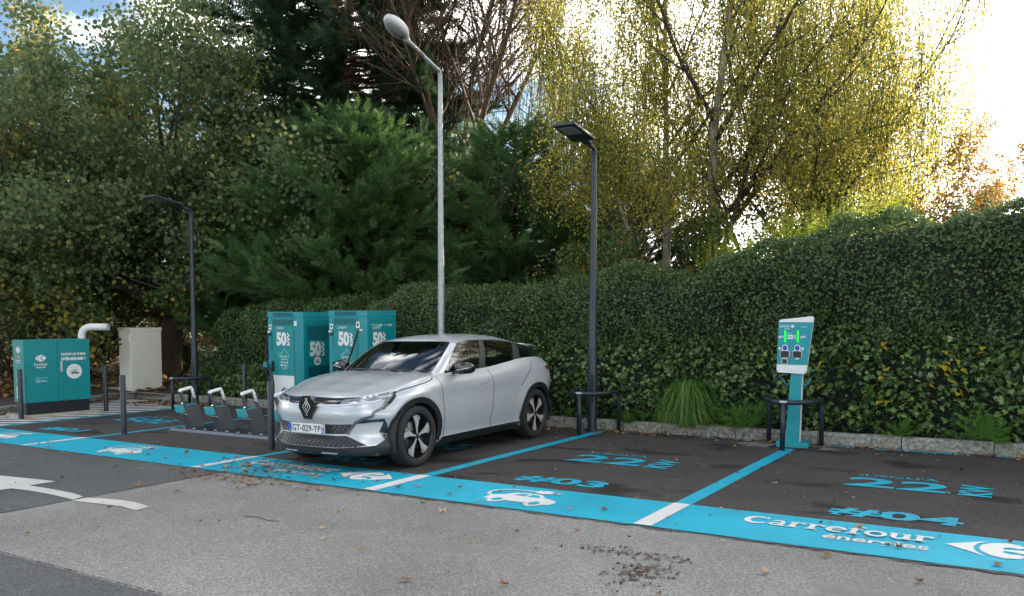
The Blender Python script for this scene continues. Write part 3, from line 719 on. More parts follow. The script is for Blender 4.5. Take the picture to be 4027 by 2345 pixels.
# ---- twin charging post
root = empty('charging_post', (-2.52, 10.72, 0), R(6), True); tag(root, 'teal twin charging post with a slanted sign-like head and two green lights', 'charging post')
mb = MB(); mb.box((-.19, -.13, 0), (.19, .13, .075), .006); mb.build('foot', M['teal_side'], root)
mb = MB(); q = [(-.082, -.05), (.082, -.05), (.082, .06), (-.082, .06)]
lo = [mb.bm.verts.new((x - .01, y, .07)) for x, y in q]; hi = [mb.bm.verts.new((x * .80 + .025, y, 1.00)) for x, y in q]
mb.bm.faces.new(lo[::-1]); mb.bm.faces.new(hi)
for i in range(4): mb.bm.faces.new((lo[i], lo[(i + 1) % 4], hi[(i + 1) % 4], hi[i]))
mb.build('column', M['teal_side'], root)
mb = MB(); lo = [mb.bm.verts.new((.078 + y, x, .07)) for x, y in [(-.0507, 0), (-.0507, .006), (.06, .006), (.06, 0)]]; hi = [mb.bm.verts.new((.092 + y, x, 1.00)) for x, y in [(-.0507, 0), (-.0507, .006), (.06, .006), (.06, 0)]]
for i in range(4): mb.bm.faces.new((lo[i], lo[(i + 1) % 4], hi[(i + 1) % 4], hi[i]))
mb.build('column_edge', M['white_plastic'], root)
for x0, x1 in ((-.055, -.15), (.085, .19)):
    mb = MB(); mb.tube(rounded([(x0, .0, .79), ((x0 + x1) / 2, -.01, .785), (x1, -.02, .87)], .02), .008, 8); mb.build('cable_hook', M['teal_side'], root)
def headpoly(ins=0): 
    p = [(-.165, 1.00), (.255, .985), (.345, 1.745), (-.150, 1.695)]; cx, cy = .07, 1.36
    pts = [Vector((cx + (x - cx) * (1 - ins), cy + (y - cy) * (1 - ins), 0)) for x, y in p]; out = []
    for i in range(4):
        a, b, c_ = pts[i - 1], pts[i], pts[(i + 1) % 4]; u = (a - b).normalized() * .045; w = (c_ - b).normalized() * .045
        for k in range(6):
            t = k / 5; q_ = (b + u) * (1 - t) ** 2 + b * 2 * t * (1 - t) + (b + w) * t * t; out.append((q_.x, q_.y))
    return out
HB = FY(0, -.075, 0)
mb = MB(); mb.prism(headpoly(), -.10, .0, M=HB); head = mb.build('sign_head', M['white_plastic'], root)
tealp = clip(clip(headpoly(), (-1, 1.105), (1, 1.105), True), (-1, 1.665), (1, 1.665), False)
panel('teal_face', HB, tealp, M['teal_side'], head, -.001, .002)
H1 = FY(0, -.0775, 0); H2 = FY(0, -.080, 0)
brand_word('lettering', -.135, .01, 1.595, 1.63, M['white_print'], H1, head); text_fit('lettering', 'énergies', -.065, .01, 1.565, 1.585, H1, M['white_print'], head)
logo('logo', .05, 1.61, .06, .045, M['white_print'], H1, head); text_fit('lettering', 'DRIVECO', .165, .255, 1.595, 1.612, H1, M['pale_print'], head)
text_fit('lettering', '#03', -.148, -.078, 1.452, 1.485, H1, M['white_print'], head); text_fit('lettering', '#04', .165, .235, 1.455, 1.488, H1, M['white_print'], head)
text_fit('lettering', '22', -.025, .065, 1.445, 1.50, H1, M['white_print'], head, bold=.05); text_fit('lettering', 'kW', .072, .098, 1.445, 1.50, H1, M['white_print'], head, bold=.03, rot=True)
text_fit('lettering', "JUSQU'À", -.02, .045, 1.51, 1.524, H1, M['white_print'], head)
for x in (-.052, .128): panel('status_light', H1, rrect(x - .014, x + .014, 1.40, 1.555, .013), M['green_led'], head, 0, .004)
for x, kind in ((-.052, 0), (.125, 1)):
    panel('socket_frame', H1, circ(x, 1.325, .044, 20), M['white_print'], head, 0, .0015); panel('reader', H2, circ(x, 1.325, .033, 20), M['blue_print'], head, 0, .0015)
    panel('socket_frame', H1, [(x - .068, 1.205), (x - .068, 1.28), (x - .04, 1.305), (x + .04, 1.305), (x + .068, 1.28), (x + .068, 1.205), (x + .03, 1.185), (x, 1.17), (x - .03, 1.185)], M['white_print'], head, 0, .0012)
    panel('socket_flap', H2, rrect(x - .058, x + .058, 1.20, 1.285, .01), M['black_plastic'], head, 0, .012)
panel('socket_frame', H1, rrect(-.095, -.010, 1.105, 1.20, .02), M['white_print'], head, .0, .0009); panel('socket_flap', H2, rrect(-.084, -.020, 1.118, 1.178, .006), M['black_plastic'], head, 0, .010)
for x in (-.128, .200): panel('round_label', H1, circ(x, 1.318, .017, 14), M['white_print'], head, 0, .0012)
panel('notice', FY(0, -.0765, 0), rect(.015, .235, 1.015, 1.08), M['white_print'], head, 0, .0012)
text_fit('lettering', '1H', .07, .115, 1.03, 1.055, H1, M['dark_print'], head); text_fit('lettering', 'GRATUITE', .12, .225, 1.032, 1.046, H1, M['dark_print'], head)

head.scale = (.84, 1, .95); head.location = (-.075, 0, -.006)

# ---- tilted bike docks on one base plate
root = empty('bike_dock_station', (-10.0, 8.25, 0)); tag(root, 'row of four tilted dark bike docks with white handles on a grey base', 'bike dock')
for k in range(5):
    x0 = -1.22 + k * .50; mb = MB(); mb.prism([(-.30, 0), (-.24, .035), (.24, .035), (.30, 0)], x0, x0 + .496, M=Matrix(((0, 0, 1, 0), (1, 0, 0, 0), (0, 1, 0, 0), (0, 0, 0, 1)))); 
    pl = mb.build('base_plate', [M['anthracite']], root)
    mb = MB(); mb.prism([(-.305, .0), (-.245, .038), (-.235, .038), (-.295, 0)], x0, x0 + .496, M=Matrix(((0, 0, 1, 0), (1, 0, 0, 0), (0, 1, 0, 0), (0, 0, 0, 1)))); mb.build('grey_edge', mat('grey_edge', (.13, .15, .18), .5), pl)
    for dx in (.12, .16, .36, .40):
        mb = MB(); mb.lathe([(0, .043), (.008, .042), (.009, .035)], 8, M=Matrix.Translation((x0 + dx, -.12, 0))); mb.build('bolt', M['chrome'], pl)
def dock():
    r = empty('dock'); Ms = Matrix(((1, 0, -.45, 0), (0, 1, 0, 0), (0, 0, 1, 0), (0, 0, 0, 1)))
    def sheared(mb, name, m, **k): bmesh.ops.transform(mb.bm, matrix=Ms, verts=mb.bm.verts); return mb.build(name, m, r, **k)
    mb = MB(); mb.box((-.065, -.150, .034), (.065, .115, .375), .004); sheared(mb, 'body', M['anthracite'])
    mb = MB(); mb.box((-.085, -.235, .255), (.070, -.150, .385), .018); sheared(mb, 'teal_pad', M['teal_side'])
    mb = MB(); mb.box((-.078, -.165, .236), (.078, -.152, .247)); sheared(mb, 'trim', M['lamp_grey'])
    mb = MB(); mb.box((-.055, -.140, .377), (.055, .105, .386)); sheared(mb, 'teal_top', M['teal_side'])
    for y, z1 in ((-.125, .575), (.088, .475)):
        mb = MB(); mb.box((.02, y - .025, .36), (.055, y + .025, z1), .004); sheared(mb, 'arm', M['anthracite'])
    mb = MB(); mb.tube(rounded([(.038, -.135, .575), (.038, -.12, .60), (.038, .098, .635), (.038, .098, .46)], .02), .024, 10); sheared(mb, 'handle', M['white_plastic'])
    mb = MB(); mb.lathe([(0, .02), (.018, .012), (.022, 0)], 12, M=Matrix.Translation((-.14, -.156, .40)) @ Matrix.Rotation(R(90), 4, 'X')); mb.build('lock', M['chrome'], r)
    return r
d0 = dock()
for i, x in enumerate((-1.0, -.29, .43, 1.13)):
    d = d0 if i == 0 else copy_tree(d0); d.parent = root; d.location = (x, .06, 0)

# ---- teal electrical cabinet
root = empty('electrical_cabinet', (-14.93, 8.36, 0), R(-8), True); tag(root, 'wide teal electrical cabinet on a black plinth, beside the hatched area', 'electrical cabinet')
cx0, cx1, cy0, cy1 = -.50, .0, -.56, .56
mb = MB(); mb.box((cx0 - .10, cy0 - .12, 0), (cx1 + .10, cy1 + .12, .06), .01); mb.build('concrete_pad', M['concrete'], root)
mb = MB(); mb.box((cx0 + .02, cy0 + .02, .06), (cx1 - .02, cy1 - .02, .27)); mb.build('plinth', M['black_plastic'], root)
mb = MB(); mb.box((cx0, cy0, .27), (cx1, cy1, 1.37), .004); mb.build('housing', M['teal'], root)
mb = MB(); mb.box((cx0 - .004, cy0 - .004, 1.366), (cx1 + .006, cy1 + .004, 1.385), .003); mb.build('lid', M['teal'], root)
X = FX(cx1 + .001, 0, 0); X2 = FX(cx1 + .0135, 0, 0)
d1 = panel('door', X, rect(cy0 + .01, -.012, .285, 1.355), M['teal'], root, 0, .012); d2 = panel('door', X, rect(-.006, cy1 - .01, .285, 1.355), M['teal'], root, 0, .012)
logo('logo', -.29, 1.06, .19, .13, M['white_print'], X2, d1); brand_word('lettering', -.40, -.18, .93, .975, M['white_print'], X2, d1); text_fit('lettering', 'énergies', -.365, -.21, .875, .918, X2, M['white_print'], d1, bold=.02)
panel('line', X2, rect(-.39, -.18, .705, .711), M['pale_print'], d1, 0, .0005); text_fit('lettering', 'DRIVECO', -.30, -.195, .64, .665, X2, M['white_print'], d1, bold=.02)
outline(circ(-.345, .655, .03, 14, .024), .007, 'leaf_emblem', M['white_print'], X2, d1)
text_fit('lettering', 'FAITES LE PLEIN', .06, .48, 1.095, 1.14, X2, M['white_print'], d2, bold=.04); text_fit('lettering', "D'ÉNERGIE !", .06, .48, 1.005, 1.07, X2, M['white_print'], d2, bold=.05)
st = panel('sticker', X2, circ(.275, .80, .135, 32), M['white_plastic'], d2, 0, .001); X3 = FX(cx1 + .0152, 0, 0)
text_fit('lettering', 'recharge', .20, .35, .86, .882, X3, M['grey_print'], st); car_icon('sticker_symbol', .20, .36, .745, .835, M['dark_print'], M['white_plastic'], X3, st)
mb = MB(); mb.box((.012, .035, .80), (.035, .070, .99), .008); o = mb.build('handle', M['lamp_grey'], d2)
NY = FY(0, cy0 - .001, 0)
logo('logo', -.25, 1.21, .22, .12, M['white_print'], NY, root); panel('round_mark', NY, circ(-.28, 1.09, .04, 16, .022), M['red_print'], root, 0, .0008); panel('round_mark', NY, circ(-.23, 1.09, .04, 16, .022), M['yellow_print'], root, 0, .0012)
brand_word('lettering', -.38, -.12, 1.005, 1.04, M['white_print'], NY, root); text_fit('lettering', 'énergies', -.35, -.17, .96, .99, NY, M['white_print'], root)
panel('notice', NY, rect(-.37, -.14, .33, .56), M['white_plastic'], root, 0, .001)
NY2 = FY(0, cy0 - .0025, 0)
for k in range(9): panel('notice_line', NY2, rect(-.35, -.16 - (k % 3) * .02, .535 - k * .022, .541 - k * .022), M['grey_print'], root, 0, .0004)
for k in range(2): text_fit('lettering', ['FAITES LE', 'PLEIN'][k], -.36, -.15, .68 - k * .05, .715 - k * .05, NY, M['white_print'], root, bold=.04)

# ---- cream cabinet
root = empty('cream_cabinet', (-17.82, 11.95, .02), R(-8), True); tag(root, 'tall cream street cabinet at the corner of the ivy bed', 'street cabinet')
mb = MB(); mb.box((-.34, -.40, 0), (.34, .40, .02)); mb.build('foot', M['concrete'], root)
mb = MB(); mb.box((-.30, -.36, .0), (.30, .36, 1.50), .006); mb.build('housing', M['beige'], root)
mb = MB(); mb.box((-.32, -.38, 1.497), (.32, .38, 1.58), .015); mb.build('lid', M['beige'], root)
dd = panel('door', FY(0, -.361, 0), rect(-.27, .26, .14, 1.46), M['beige'], root, 0, .012)
panel('side_panel', FX(.301, 0, 0), rect(-.30, .30, .10, 1.46), M['beige'], root, 0, .008)
for z in (.35, 1.25):
    mb = MB(); mb.box((.22, -.385, z), (.25, -.37, z + .12), .004); mb.build('hinge', M['beige'], root)
mb = MB(); mb.box((-.25, -.395, .75), (-.21, -.372, .90), .008); mb.build('handle', M['lamp_grey'], dd)
panel('nameplate', FY(0, -.374, 0), rect(-.02, .04, 1.24, 1.28), M['lamp_grey'], dd, 0, .002)

# ---- white bent pipe, mesh fence panel, pale building and red banner far left
p = at(204, 16.9)
root = empty('bent_pipe', (p.x, p.y, .0)); tag(root, 'thick white pipe bent over at the top, behind the teal cabinet', 'pipe')
mb = MB(); q = CR * 1.0; q.z = 0
mb.tube(rounded([(0, 0, .2), (0, 0, 1.62), (q.x * .55, q.y * .55, 1.61)], .22, 8), .072, 18); mb.build('tube', M['white_plastic'], root)
mb = MB(); mb.lathe([(.074, 1.28), (.086, 1.282), (.086, 1.33), (.074, 1.332)], 18); mb.build('collar', mat('rust', (.30, .16, .06), .8, var=.3), root)
p = at(262, 27.0)
root = empty('wire_gate', (p.x, p.y, .45), R(20)); tag(root, 'green wire mesh gate panel standing beyond the cream cabinet', 'gate')
for x in (-.55, .0): mb = MB(); mb.box((x - .03, -.03, 0), (x + .03, .03, 1.5)); mb.build('post', M['fence_green'], root)
for k in range(9): mb = MB(); mb.tube([(-.52 + k * .06, 0, .05), (-.52 + k * .06, 0, 1.0)], .006, 5); mb.build('wire', M['fence_green'], root)
for z in (.05, .5, 1.0): mb = MB(); mb.tube([(-.54, 0, z), (-.02, 0, z)], .012, 6); mb.build('rail', M['fence_green'], root)
p = at(500, 46)
root = empty('pale_shed', (p.x, p.y, 0), R(32)); tag(root, 'pale rendered building with a dark roof edge seen under the trees beyond the hedge', 'building')
mb = MB(); mb.box((-2.0, -2, 0), (9, 4, 3.0)); mb.build('wall', M['wall_pale'], root)
mb = MB(); mb.box((-2.5, -2.5, 3.0), (9.5, 4.5, 3.35)); mb.build('roof', M['roof_brown'], root)
p = at(455, 40)
root = empty('red_van', (p.x, p.y, 0), R(40)); tag(root, 'red vehicle glimpsed past the thick tree trunk', 'vehicle')
mb = MB(); mb.prism([(-2.2, .35), (2.2, .35), (2.25, .9), (1.7, 1.1), (1.2, 1.75), (-1.7, 1.85), (-2.2, 1.1)], -.85, .85, M=FY(0, 0, 0)); mb.build('body', M['red_paint'], root)
for x in (-1.35, 1.4):
    for y in (-.88, .70): mb = MB(); mb.lathe([(0, 0), (.33, 0), (.34, .18), (0, .18)], 20, M=Matrix.Translation((x, y, .34)) @ Matrix.Rotation(R(-90), 4, 'X')); mb.build('wheel', M['rubber'], root)
mb = MB(); mb.prism([(-1.5, 1.15), (1.3, 1.15), (1.05, 1.62), (-1.45, 1.68)], .852, .865, M=FY(0, 0, 0)); mb.build('window', M['black_plastic'], root)
for k in range(1):
    p = at(470, 62); root = empty('white_lorry', (p.x, p.y, 0), R(32)); tag(root, 'white lorry box glimpsed beyond the trees behind the cream cabinet', 'lorry')
    mb = MB(); mb.box((-6, -1.2, .9), (5, 1.2, 3.0), .05); mb.build('box', M['white_plastic'], root)
    mb = MB(); mb.box((5.1, -1.1, .6), (7, 1.1, 2.6), .15); mb.build('cab', M['white_plastic'], root)
    for x in (-4.5, -3.3, 5.8): mb = MB(); mb.lathe([(0, 0), (.45, 0), (.45, .3), (0, .3)], 18, M=Matrix.Translation((x, -1.1, .45)) @ Matrix.Rotation(R(-90), 4, 'X')); mb.build('wheel', M['rubber'], root)
# ================================================================== the parked car
CARM = {}
CARM['paint'] = mat('silver_white_car_paint', (.46, .475, .50), .30, metal=.22, coat=.7)
_nt = CARM['paint'].node_tree; _b = _nt.nodes['Principled BSDF']
_tc = _nt.nodes.new('ShaderNodeTexCoord'); _n = _nt.nodes.new('ShaderNodeTexNoise'); _n.inputs['Scale'].default_value = 900; _nt.links.new(_tc.outputs['Object'], _n.inputs[0])
_bp = _nt.nodes.new('ShaderNodeBump'); _bp.inputs['Strength'].default_value = .0; _bp.inputs['Distance'].default_value = .001; _nt.links.new(_n.outputs[0], _bp.inputs['Height']); _nt.links.new(_bp.outputs[0], _b.inputs['Normal'])
CARM['black'] = mat('gloss_black', (.008, .009, .011), .12, coat=.6)
CARM['clad'] = mat('satin_black_cladding', (.014, .016, .018), .45, var=.3, vscale=6)
CARM['dark'] = mat('dark_interior', (.028, .029, .031), .7)
CARM['seat'] = mat('grey_seat_fabric', (.07, .07, .075), .85, var=.2, vscale=40)
CARM['tile'] = mat('grille_tile', (.022, .023, .025), .35)
CARM['seam'] = mat('seam', (.03, .032, .036), .7)
CARM['rim_dark'] = mat('dark_rim', (.03, .031, .033), .35, metal=.6)
CARM['rim'] = mat('machined_rim', (.46, .445, .42), .35, metal=.25)
CARM['tyre'] = mat('tyre', (.016, .016, .017), .8, var=.3, vscale=20, bump=.2)
CARM['disc'] = mat('brake_disc', (.35, .35, .35), .35, metal=.9)
CARM['plate'] = mat('number_plate', (.66, .66, .64), .35)
CARM['eu'] = mat('plate_blue', (.01, .06, .42), .4)
CARM['lampglass'] = mat('headlight_lens', (.28, .31, .34), .10, metal=.3, coat=1)
CARM['crystal'] = mat('headlight_crystal', (.30, .33, .36), .18, metal=.6)
CARM['red'] = mat('tail_light', (.25, .01, .01), .15, coat=1)
def glassmat():
    m = bpy.data.materials.new('tinted_glass'); m.use_nodes = True; nt = m.node_tree
    for n in list(nt.nodes): nt.nodes.remove(n)
    N = nt.nodes.new; L = nt.links.new
    o = N('ShaderNodeOutputMaterial'); t = N('ShaderNodeBsdfTransparent'); t.inputs[0].default_value = (.70, .80, .75, 1)
    g = N('ShaderNodeBsdfGlossy'); g.inputs['Roughness'].default_value = .012; g.inputs['Color'].default_value = (.95, .97, 1, 1)
    f = N('ShaderNodeFresnel'); f.inputs['IOR'].default_value = 1.75
    mx = N('ShaderNodeMixShader'); L(f.outputs[0], mx.inputs[0]); L(t.outputs[0], mx.inputs[1]); L(g.outputs[0], mx.inputs[2]); L(mx.outputs[0], o.inputs[0])
    return m
CARM['glass'] = glassmat()

car = empty('car', (-6.6035, 6.3982, 0), .0202)
tag(car, 'silver-white electric hatchback parked nose-out in the bay beside the teal chargers', 'car')

KEY = [(0, 0, 'F', .815), (.22, .012, 'F', .815), (.42, .045, 'F', .818), (.59, .125, 'F', .825), (.71, .235, 'F', .835), (.795, .385, 'F', .855),
       (.850, .57, 'FD', .885), (.882, .80, 'D', .94), (.884, 1.10, 'D', .985), (.877, 1.40, 'D', 1.01), (.874, 1.80, 'D', 1.02), (.874, 2.30, 'D', 1.035),
       (.878, 2.70, 'D', 1.07), (.886, 3.10, 'D', 1.115), (.892, 3.40, 'D', 1.13), (.888, 3.66, 'DR', 1.125), (.855, 3.90, 'R', 1.10), (.775, 4.06, 'R', 1.07), (.58, 4.15, 'R', 1.05), (.28, 4.19, 'R', 1.045), (0, 4.20, 'R', 1.045)]
TPL = {'F': [(.19, .12), (.215, .02), (.30, .0), (.40, .030), (.53, .028), (.61, .002), (.69, .010), (.755, .035), (.79, .065), (.815, .115)],
       'D': [(.19, .10), (.245, .04), (.30, .052), (.42, .024), (.52, .008), (.63, .002), (.75, .004), (.86, .0), (.95, .028), (1.03, .090)],
       'R': [(.24, .14), (.28, .02), (.36, .0), (.45, .002), (.56, .025), (.68, .012), (.80, .0), (.92, .02), (.99, .05), (1.05, .12)]}
TPL['FD'] = [((a[0] + b[0]) / 2, (a[1] + b[1]) / 2) for a, b in zip(TPL['F'], TPL['D'])]
TPL['DR'] = [((a[0] + b[0]) / 2, (a[1] + b[1]) / 2) for a, b in zip(TPL['D'], TPL['R'])]
kp = np.array([(k[0], k[1]) for k in KEY], float)
tan = np.zeros_like(kp); tan[1:-1] = kp[2:] - kp[:-2]; tan[0] = (1, 0); tan[-1] = (-1, 0)
tan /= np.linalg.norm(tan, axis=1)[:, None]
nrm = np.stack([tan[:, 1], -tan[:, 0]], 1)          # outward
PK = []
for i, k in enumerate(KEY):
    t = TPL[k[2]]; z6 = t[6][0]; zt = t[-1][0]; col = []
    for j, (z, ins) in enumerate(t):
        zz = z if j <= 6 else z6 + (z - z6) * (k[3] - z6) / (zt - z6)
        col.append((kp[i, 0] - nrm[i, 0] * ins, kp[i, 1] - nrm[i, 1] * ins, zz))
    PK.append(col)
PK = np.array(PK); PK[0, :, 0] = 0; PK[-1, :, 0] = 0
SU, SV = 8, 4
PF = catmull(PK, SU)
PF = catmull(PF.transpose(1, 0, 2), SV).transpose(1, 0, 2)        # (nu, nv, 3)
AX_F, AX_R, WR = .80, 3.485, .345
for ya in (AX_F, AX_R):                                            # wheel-arch flare
    d = np.hypot(PF[..., 1] - ya, PF[..., 2] - .345)
    PF[..., 0] += np.where(PF[..., 0] > .6, .020 * np.exp(-((d - .46) / .07) ** 2), 0)
nu, nv = PF.shape[:2]
MIDJ = 5 * SV
S_ARC = np.concatenate([[0], np.cumsum(np.linalg.norm(np.diff(PF[:, MIDJ, :2], axis=0), axis=1))])
Y_ARC = PF[:, MIDJ, 1]; X_ARC = PF[:, MIDJ, 0]
def s_y(y): return float(np.interp(y, Y_ARC, S_ARC))
_half = int(np.argmax(X_ARC[:nu // 3]))
def s_x(x): return float(np.interp(x, X_ARC[:5 * SU + 1], S_ARC[:5 * SU + 1]))
def surf0(s, z):
    sgn = 1
    if s < 0: s = -s; sgn = -1
    u = np.interp(s, S_ARC, np.arange(nu)); i = min(int(u), nu - 2); f = u - i
    c = PF[i] * (1 - f) + PF[i + 1] * f
    zz = c[:, 2]
    x = np.interp(z, zz, c[:, 0]); y = np.interp(z, zz, c[:, 1])
    return np.array([sgn * x, y, z])
def surf(s, z, off=0):
    p = surf0(s, z)
    if off == 0: return p
    a = surf0(s + .012, z) - surf0(s - .012, z); b = surf0(s, z + .012) - surf0(s, z - .012)
    n = np.cross(a, b); n /= np.linalg.norm(n) + 1e-9
    c = p - np.array([0, 2.1, p[2]])
    if np.dot(n, c) < 0: n = -n
    return p + n * off

# ---- body shell with wheel openings, bonnet joined to it
body_parts = []
verts = PF.reshape(-1, 3); faces = grid_faces(nu, nv)
cen = verts[faces].mean(1)
keep = np.ones(len(faces), bool)
for ya in (AX_F, AX_R):
    keep &= ~((np.hypot(cen[:, 1] - ya, cen[:, 2] - .345) < .40) & (cen[:, 0] > .5))
faces = faces[keep]
NT = 15
nh = int(np.argmin(np.abs(PF[:SU * 11, -1, 1] - 1.46))) + 1
hood_v = []; ridx = []
for i in range(nh):
    e = PF[i, -1]; row = []
    for k in range(NT):
        t = 1 - k / (NT - 1)          # 1 at the edge, 0 at the centre
        y = e[1]
        crown = np.interp(y, [.10, .25, .5, .9, 1.2, 1.5], [0, .035, .062, .058, .035, .02])
        z = e[2] + crown * (1 - t ** 2.2)
        z += .010 * math.exp(-((t - .62) / .13) ** 2) * np.interp(y, [.15, .5, 1.2], [0, 1, .6])
        z -= .008 * math.exp(-((t - .30) / .2) ** 2) * np.interp(y, [.15, .5, 1.2], [0, 1, .5])
        row.append((e[0] * t, y, z))
    hood_v += row
hood_v = np.array(hood_v); hf = grid_faces(nh, NT)
allv = np.vstack([verts, hood_v]); allf = np.vstack([faces, hf + len(verts)])
mv = allv.copy(); mv[:, 0] *= -1
V = np.vstack([allv, mv]); Fc = np.vstack([allf, allf[:, ::-1] + len(allv)])
me = bpy.data.meshes.new('body'); me.from_pydata(V.tolist(), [], Fc.tolist())
bm = bmesh.new(); bm.from_mesh(me); bmesh.ops.remove_doubles(bm, verts=bm.verts, dist=.0008); bmesh.ops.recalc_face_normals(bm, faces=bm.faces); bm.to_mesh(me); bm.free()
body = link('body', me, CARM['paint'], car, smooth=True)

def patch(name, poly, off, m, parent=body, sides=(1, -1), cell=.035, thick=.012, conv=None, merge=False):
    """panel on the body: 2-D outline in (distance along the side, height), pushed out and given an edge"""
    obs = []
    for sg in sides:
        bm = bmesh.new()
        f = bm.faces.new([bm.verts.new((p[0], p[1], 0)) for p in poly])
        xs = [p[0] for p in poly]; zs = [p[1] for p in poly]
        for ax, lo, hi in ((0, min(xs), max(xs)), (1, min(zs), max(zs))):
            n = int((hi - lo) / cell)
            for k in range(1, n + 1):
                c = [0, 0, 0]; nn = [0, 0, 0]; c[ax] = lo + k * (hi - lo) / (n + 1); nn[ax] = 1
                bmesh.ops.bisect_plane(bm, geom=list(bm.verts) + list(bm.edges) + list(bm.faces), plane_co=c, plane_no=nn)
        bmesh.ops.triangulate(bm, faces=[f for f in bm.faces if len(f.verts) > 4])
        be = [e for e in bm.edges if e.is_boundary]
        r = bmesh.ops.extrude_edge_only(bm, edges=be)
        low = set(g for g in r['geom'] if isinstance(g, bmesh.types.BMVert))
        for v in bm.verts:
            s, z = v.co.x, v.co.y
            if conv: s, z = conv(s, z)
            v.co = Vector(surf(s * sg, z, off - (thick if v in low else 0)))
        bmesh.ops.recalc_face_normals(bm, faces=bm.faces)
        me = bpy.data.meshes.new(name); bm.to_mesh(me); bm.free()
        o = link(name, me, m, parent, smooth=True); me.set_sharp_from_angle(angle=R(40)); obs.append(o)
    return obs

def strip_poly(pts, w):
    """thin band round a 2-D polyline"""
    L_, R_ = [], []
    for i, p in enumerate(pts):
        a = Vector(pts[max(i - 1, 0)]); b = Vector(pts[min(i + 1, len(pts) - 1)]); d = (b - a).normalized(); n = Vector((-d.y, d.x)) * w / 2
        L_.append((p[0] + n.x, p[1] + n.y)); R_.append((p[0] - n.x, p[1] - n.y))
    return L_ + R_[::-1]

# seams: bonnet shut line, doors, flap
sy = s_y
patch('door_seam', strip_poly([(sy(1.225), .99), (sy(1.25), .88), (sy(1.275), .76), (sy(1.295), .60), (sy(1.305), .45), (sy(1.315), .26)], .009), .0014, CARM['seam'])
patch('door_seam', strip_poly([(sy(2.335), 1.01), (sy(2.37), .92), (sy(2.392), .82), (sy(2.385), .70), (sy(2.36), .5), (sy(2.34), .41), (sy(2.365), .36), (sy(2.36), .26)], .009), .0014, CARM['seam'])
patch('door_seam', strip_poly([(sy(3.40), 1.08), (sy(3.33), .98), (sy(3.20), .88), (sy(3.08), .76)], .009), .0014, CARM['seam'])
patch('bonnet_seam', strip_poly([(sy(.50), .845), (sy(.62), .875), (sy(.80), .905), (sy(1.0), .93), (sy(1.12), .955), (sy(1.17), .985)], .009), .0014, CARM['seam'])
patch('door_handle', [(sy(2.07), .845), (sy(2.25), .862), (sy(2.27), .875), (sy(2.25), .888), (sy(2.07), .872)], .004, CARM['paint'], thick=.006)
patch('door_handle_gap', strip_poly([(sy(2.055), .838), (sy(2.25), .856), (sy(2.285), .875), (sy(2.255), .894)], .005), .0015, CARM['seam'])
# arches and sills
def arch(ya, a0, a1, r0, r1, name):
    n = 26; out = []
    for k in range(n + 1):
        a = R(a0 + (a1 - a0) * k / n); out.append((ya + math.cos(a) * r1, .345 + math.sin(a) * r1))
    inn = []
    for k in range(n + 1):
        a = R(a1 + (a0 - a1) * k / n); inn.append((ya + math.cos(a) * r0, .345 + math.sin(a) * r0))
    pl = [(sy(p[0]) if p[0] > .3 else sy(.3) - (.3 - p[0]), p[1]) for p in out + inn]
    patch(name, pl, .016, CARM['clad'], thick=.07, cell=.05)
arch(AX_F, -6, 183, .375, .440, 'wheel_arch_trim')
arch(AX_R, -6, 186, .375, .440, 'wheel_arch_trim')
patch('sill', [(sy(1.18), .205), (sy(3.09), .205), (sy(3.09), .262), (sy(1.235), .262)], .022, CARM['clad'], thick=.05, cell=.12)
patch('sill_strip', strip_poly([(sy(1.24), .266), (sy(3.09), .272)], .012), .03, CARM['black'], thick=.03, cell=.12)
# front: black nose band, lamps, light lines
top = [(s_x(.0), .805), (s_x(.12), .803), (s_x(.30), .800), (s_x(.45), .803), (s_x(.60), .812), (s_x(.72), .823), (sy(.36), .84), (sy(.50), .858)]
bot = [(sy(.49), .825), (sy(.40), .795), (sy(.28), .772), (s_x(.60), .748), (s_x(.45), .732), (s_x(.25), .722), (0, .720)]
patch('nose_band', top + bot, .006, CARM['black'], sides=(1, -1))
lt = [(s_x(.44), .785), (s_x(.60), .802), (s_x(.72), .815), (sy(.36), .832), (sy(.46), .846)]
lb = [(sy(.45), .812), (sy(.36), .79), (s_x(.70), .768), (s_x(.60), .752), (s_x(.40), .735)]
hl = patch('headlight', lt + lb, .011, CARM['lampglass'], thick=.010)
for sg, h in zip((1, -1), hl):
    for k in range(5):
        s0 = s_x(.50) + k * .075; z0 = .770 + k * .012
        patch('lamp_cell', [(s0, z0 - .010), (s0 + .045, z0 - .004), (s0 + .052, z0 + .022), (s0 + .012, z0 + .016)], .016, CARM['crystal'], parent=h, sides=(sg,), thick=.01)
patch('light_line', strip_poly([(s_x(.10), .722), (s_x(.25), .724), (s_x(.42), .733), (s_x(.60), .749), (s_x(.72), .764), (sy(.33), .780)], .013), .013, M['led_glow'], thick=.012)
# corner lamp strip running down, with ribs
cs = [(sy(.43), .845), (sy(.52), .862), (sy(.49), .80), (sy(.42), .74), (sy(.34), .68), (sy(.29), .685), (sy(.34), .74), (sy(.38), .79)]
cl = patch('corner_lamp', cs, .008, CARM['black'])
for sg, h in zip((1, -1), cl):
    for k in range(9):
        t = k / 8; y0 = .465 - .15 * t - .02 * t; z0 = .845 - .155 * t
        patch('lamp_rib', strip_poly([(sy(y0 - .03 + .012 * t), z0 - .006), (sy(y0 + .035 - .012 * t), z0 + .006)], .0055), .012, M['lamp_grey'], parent=h, sides=(sg,), thick=.008)
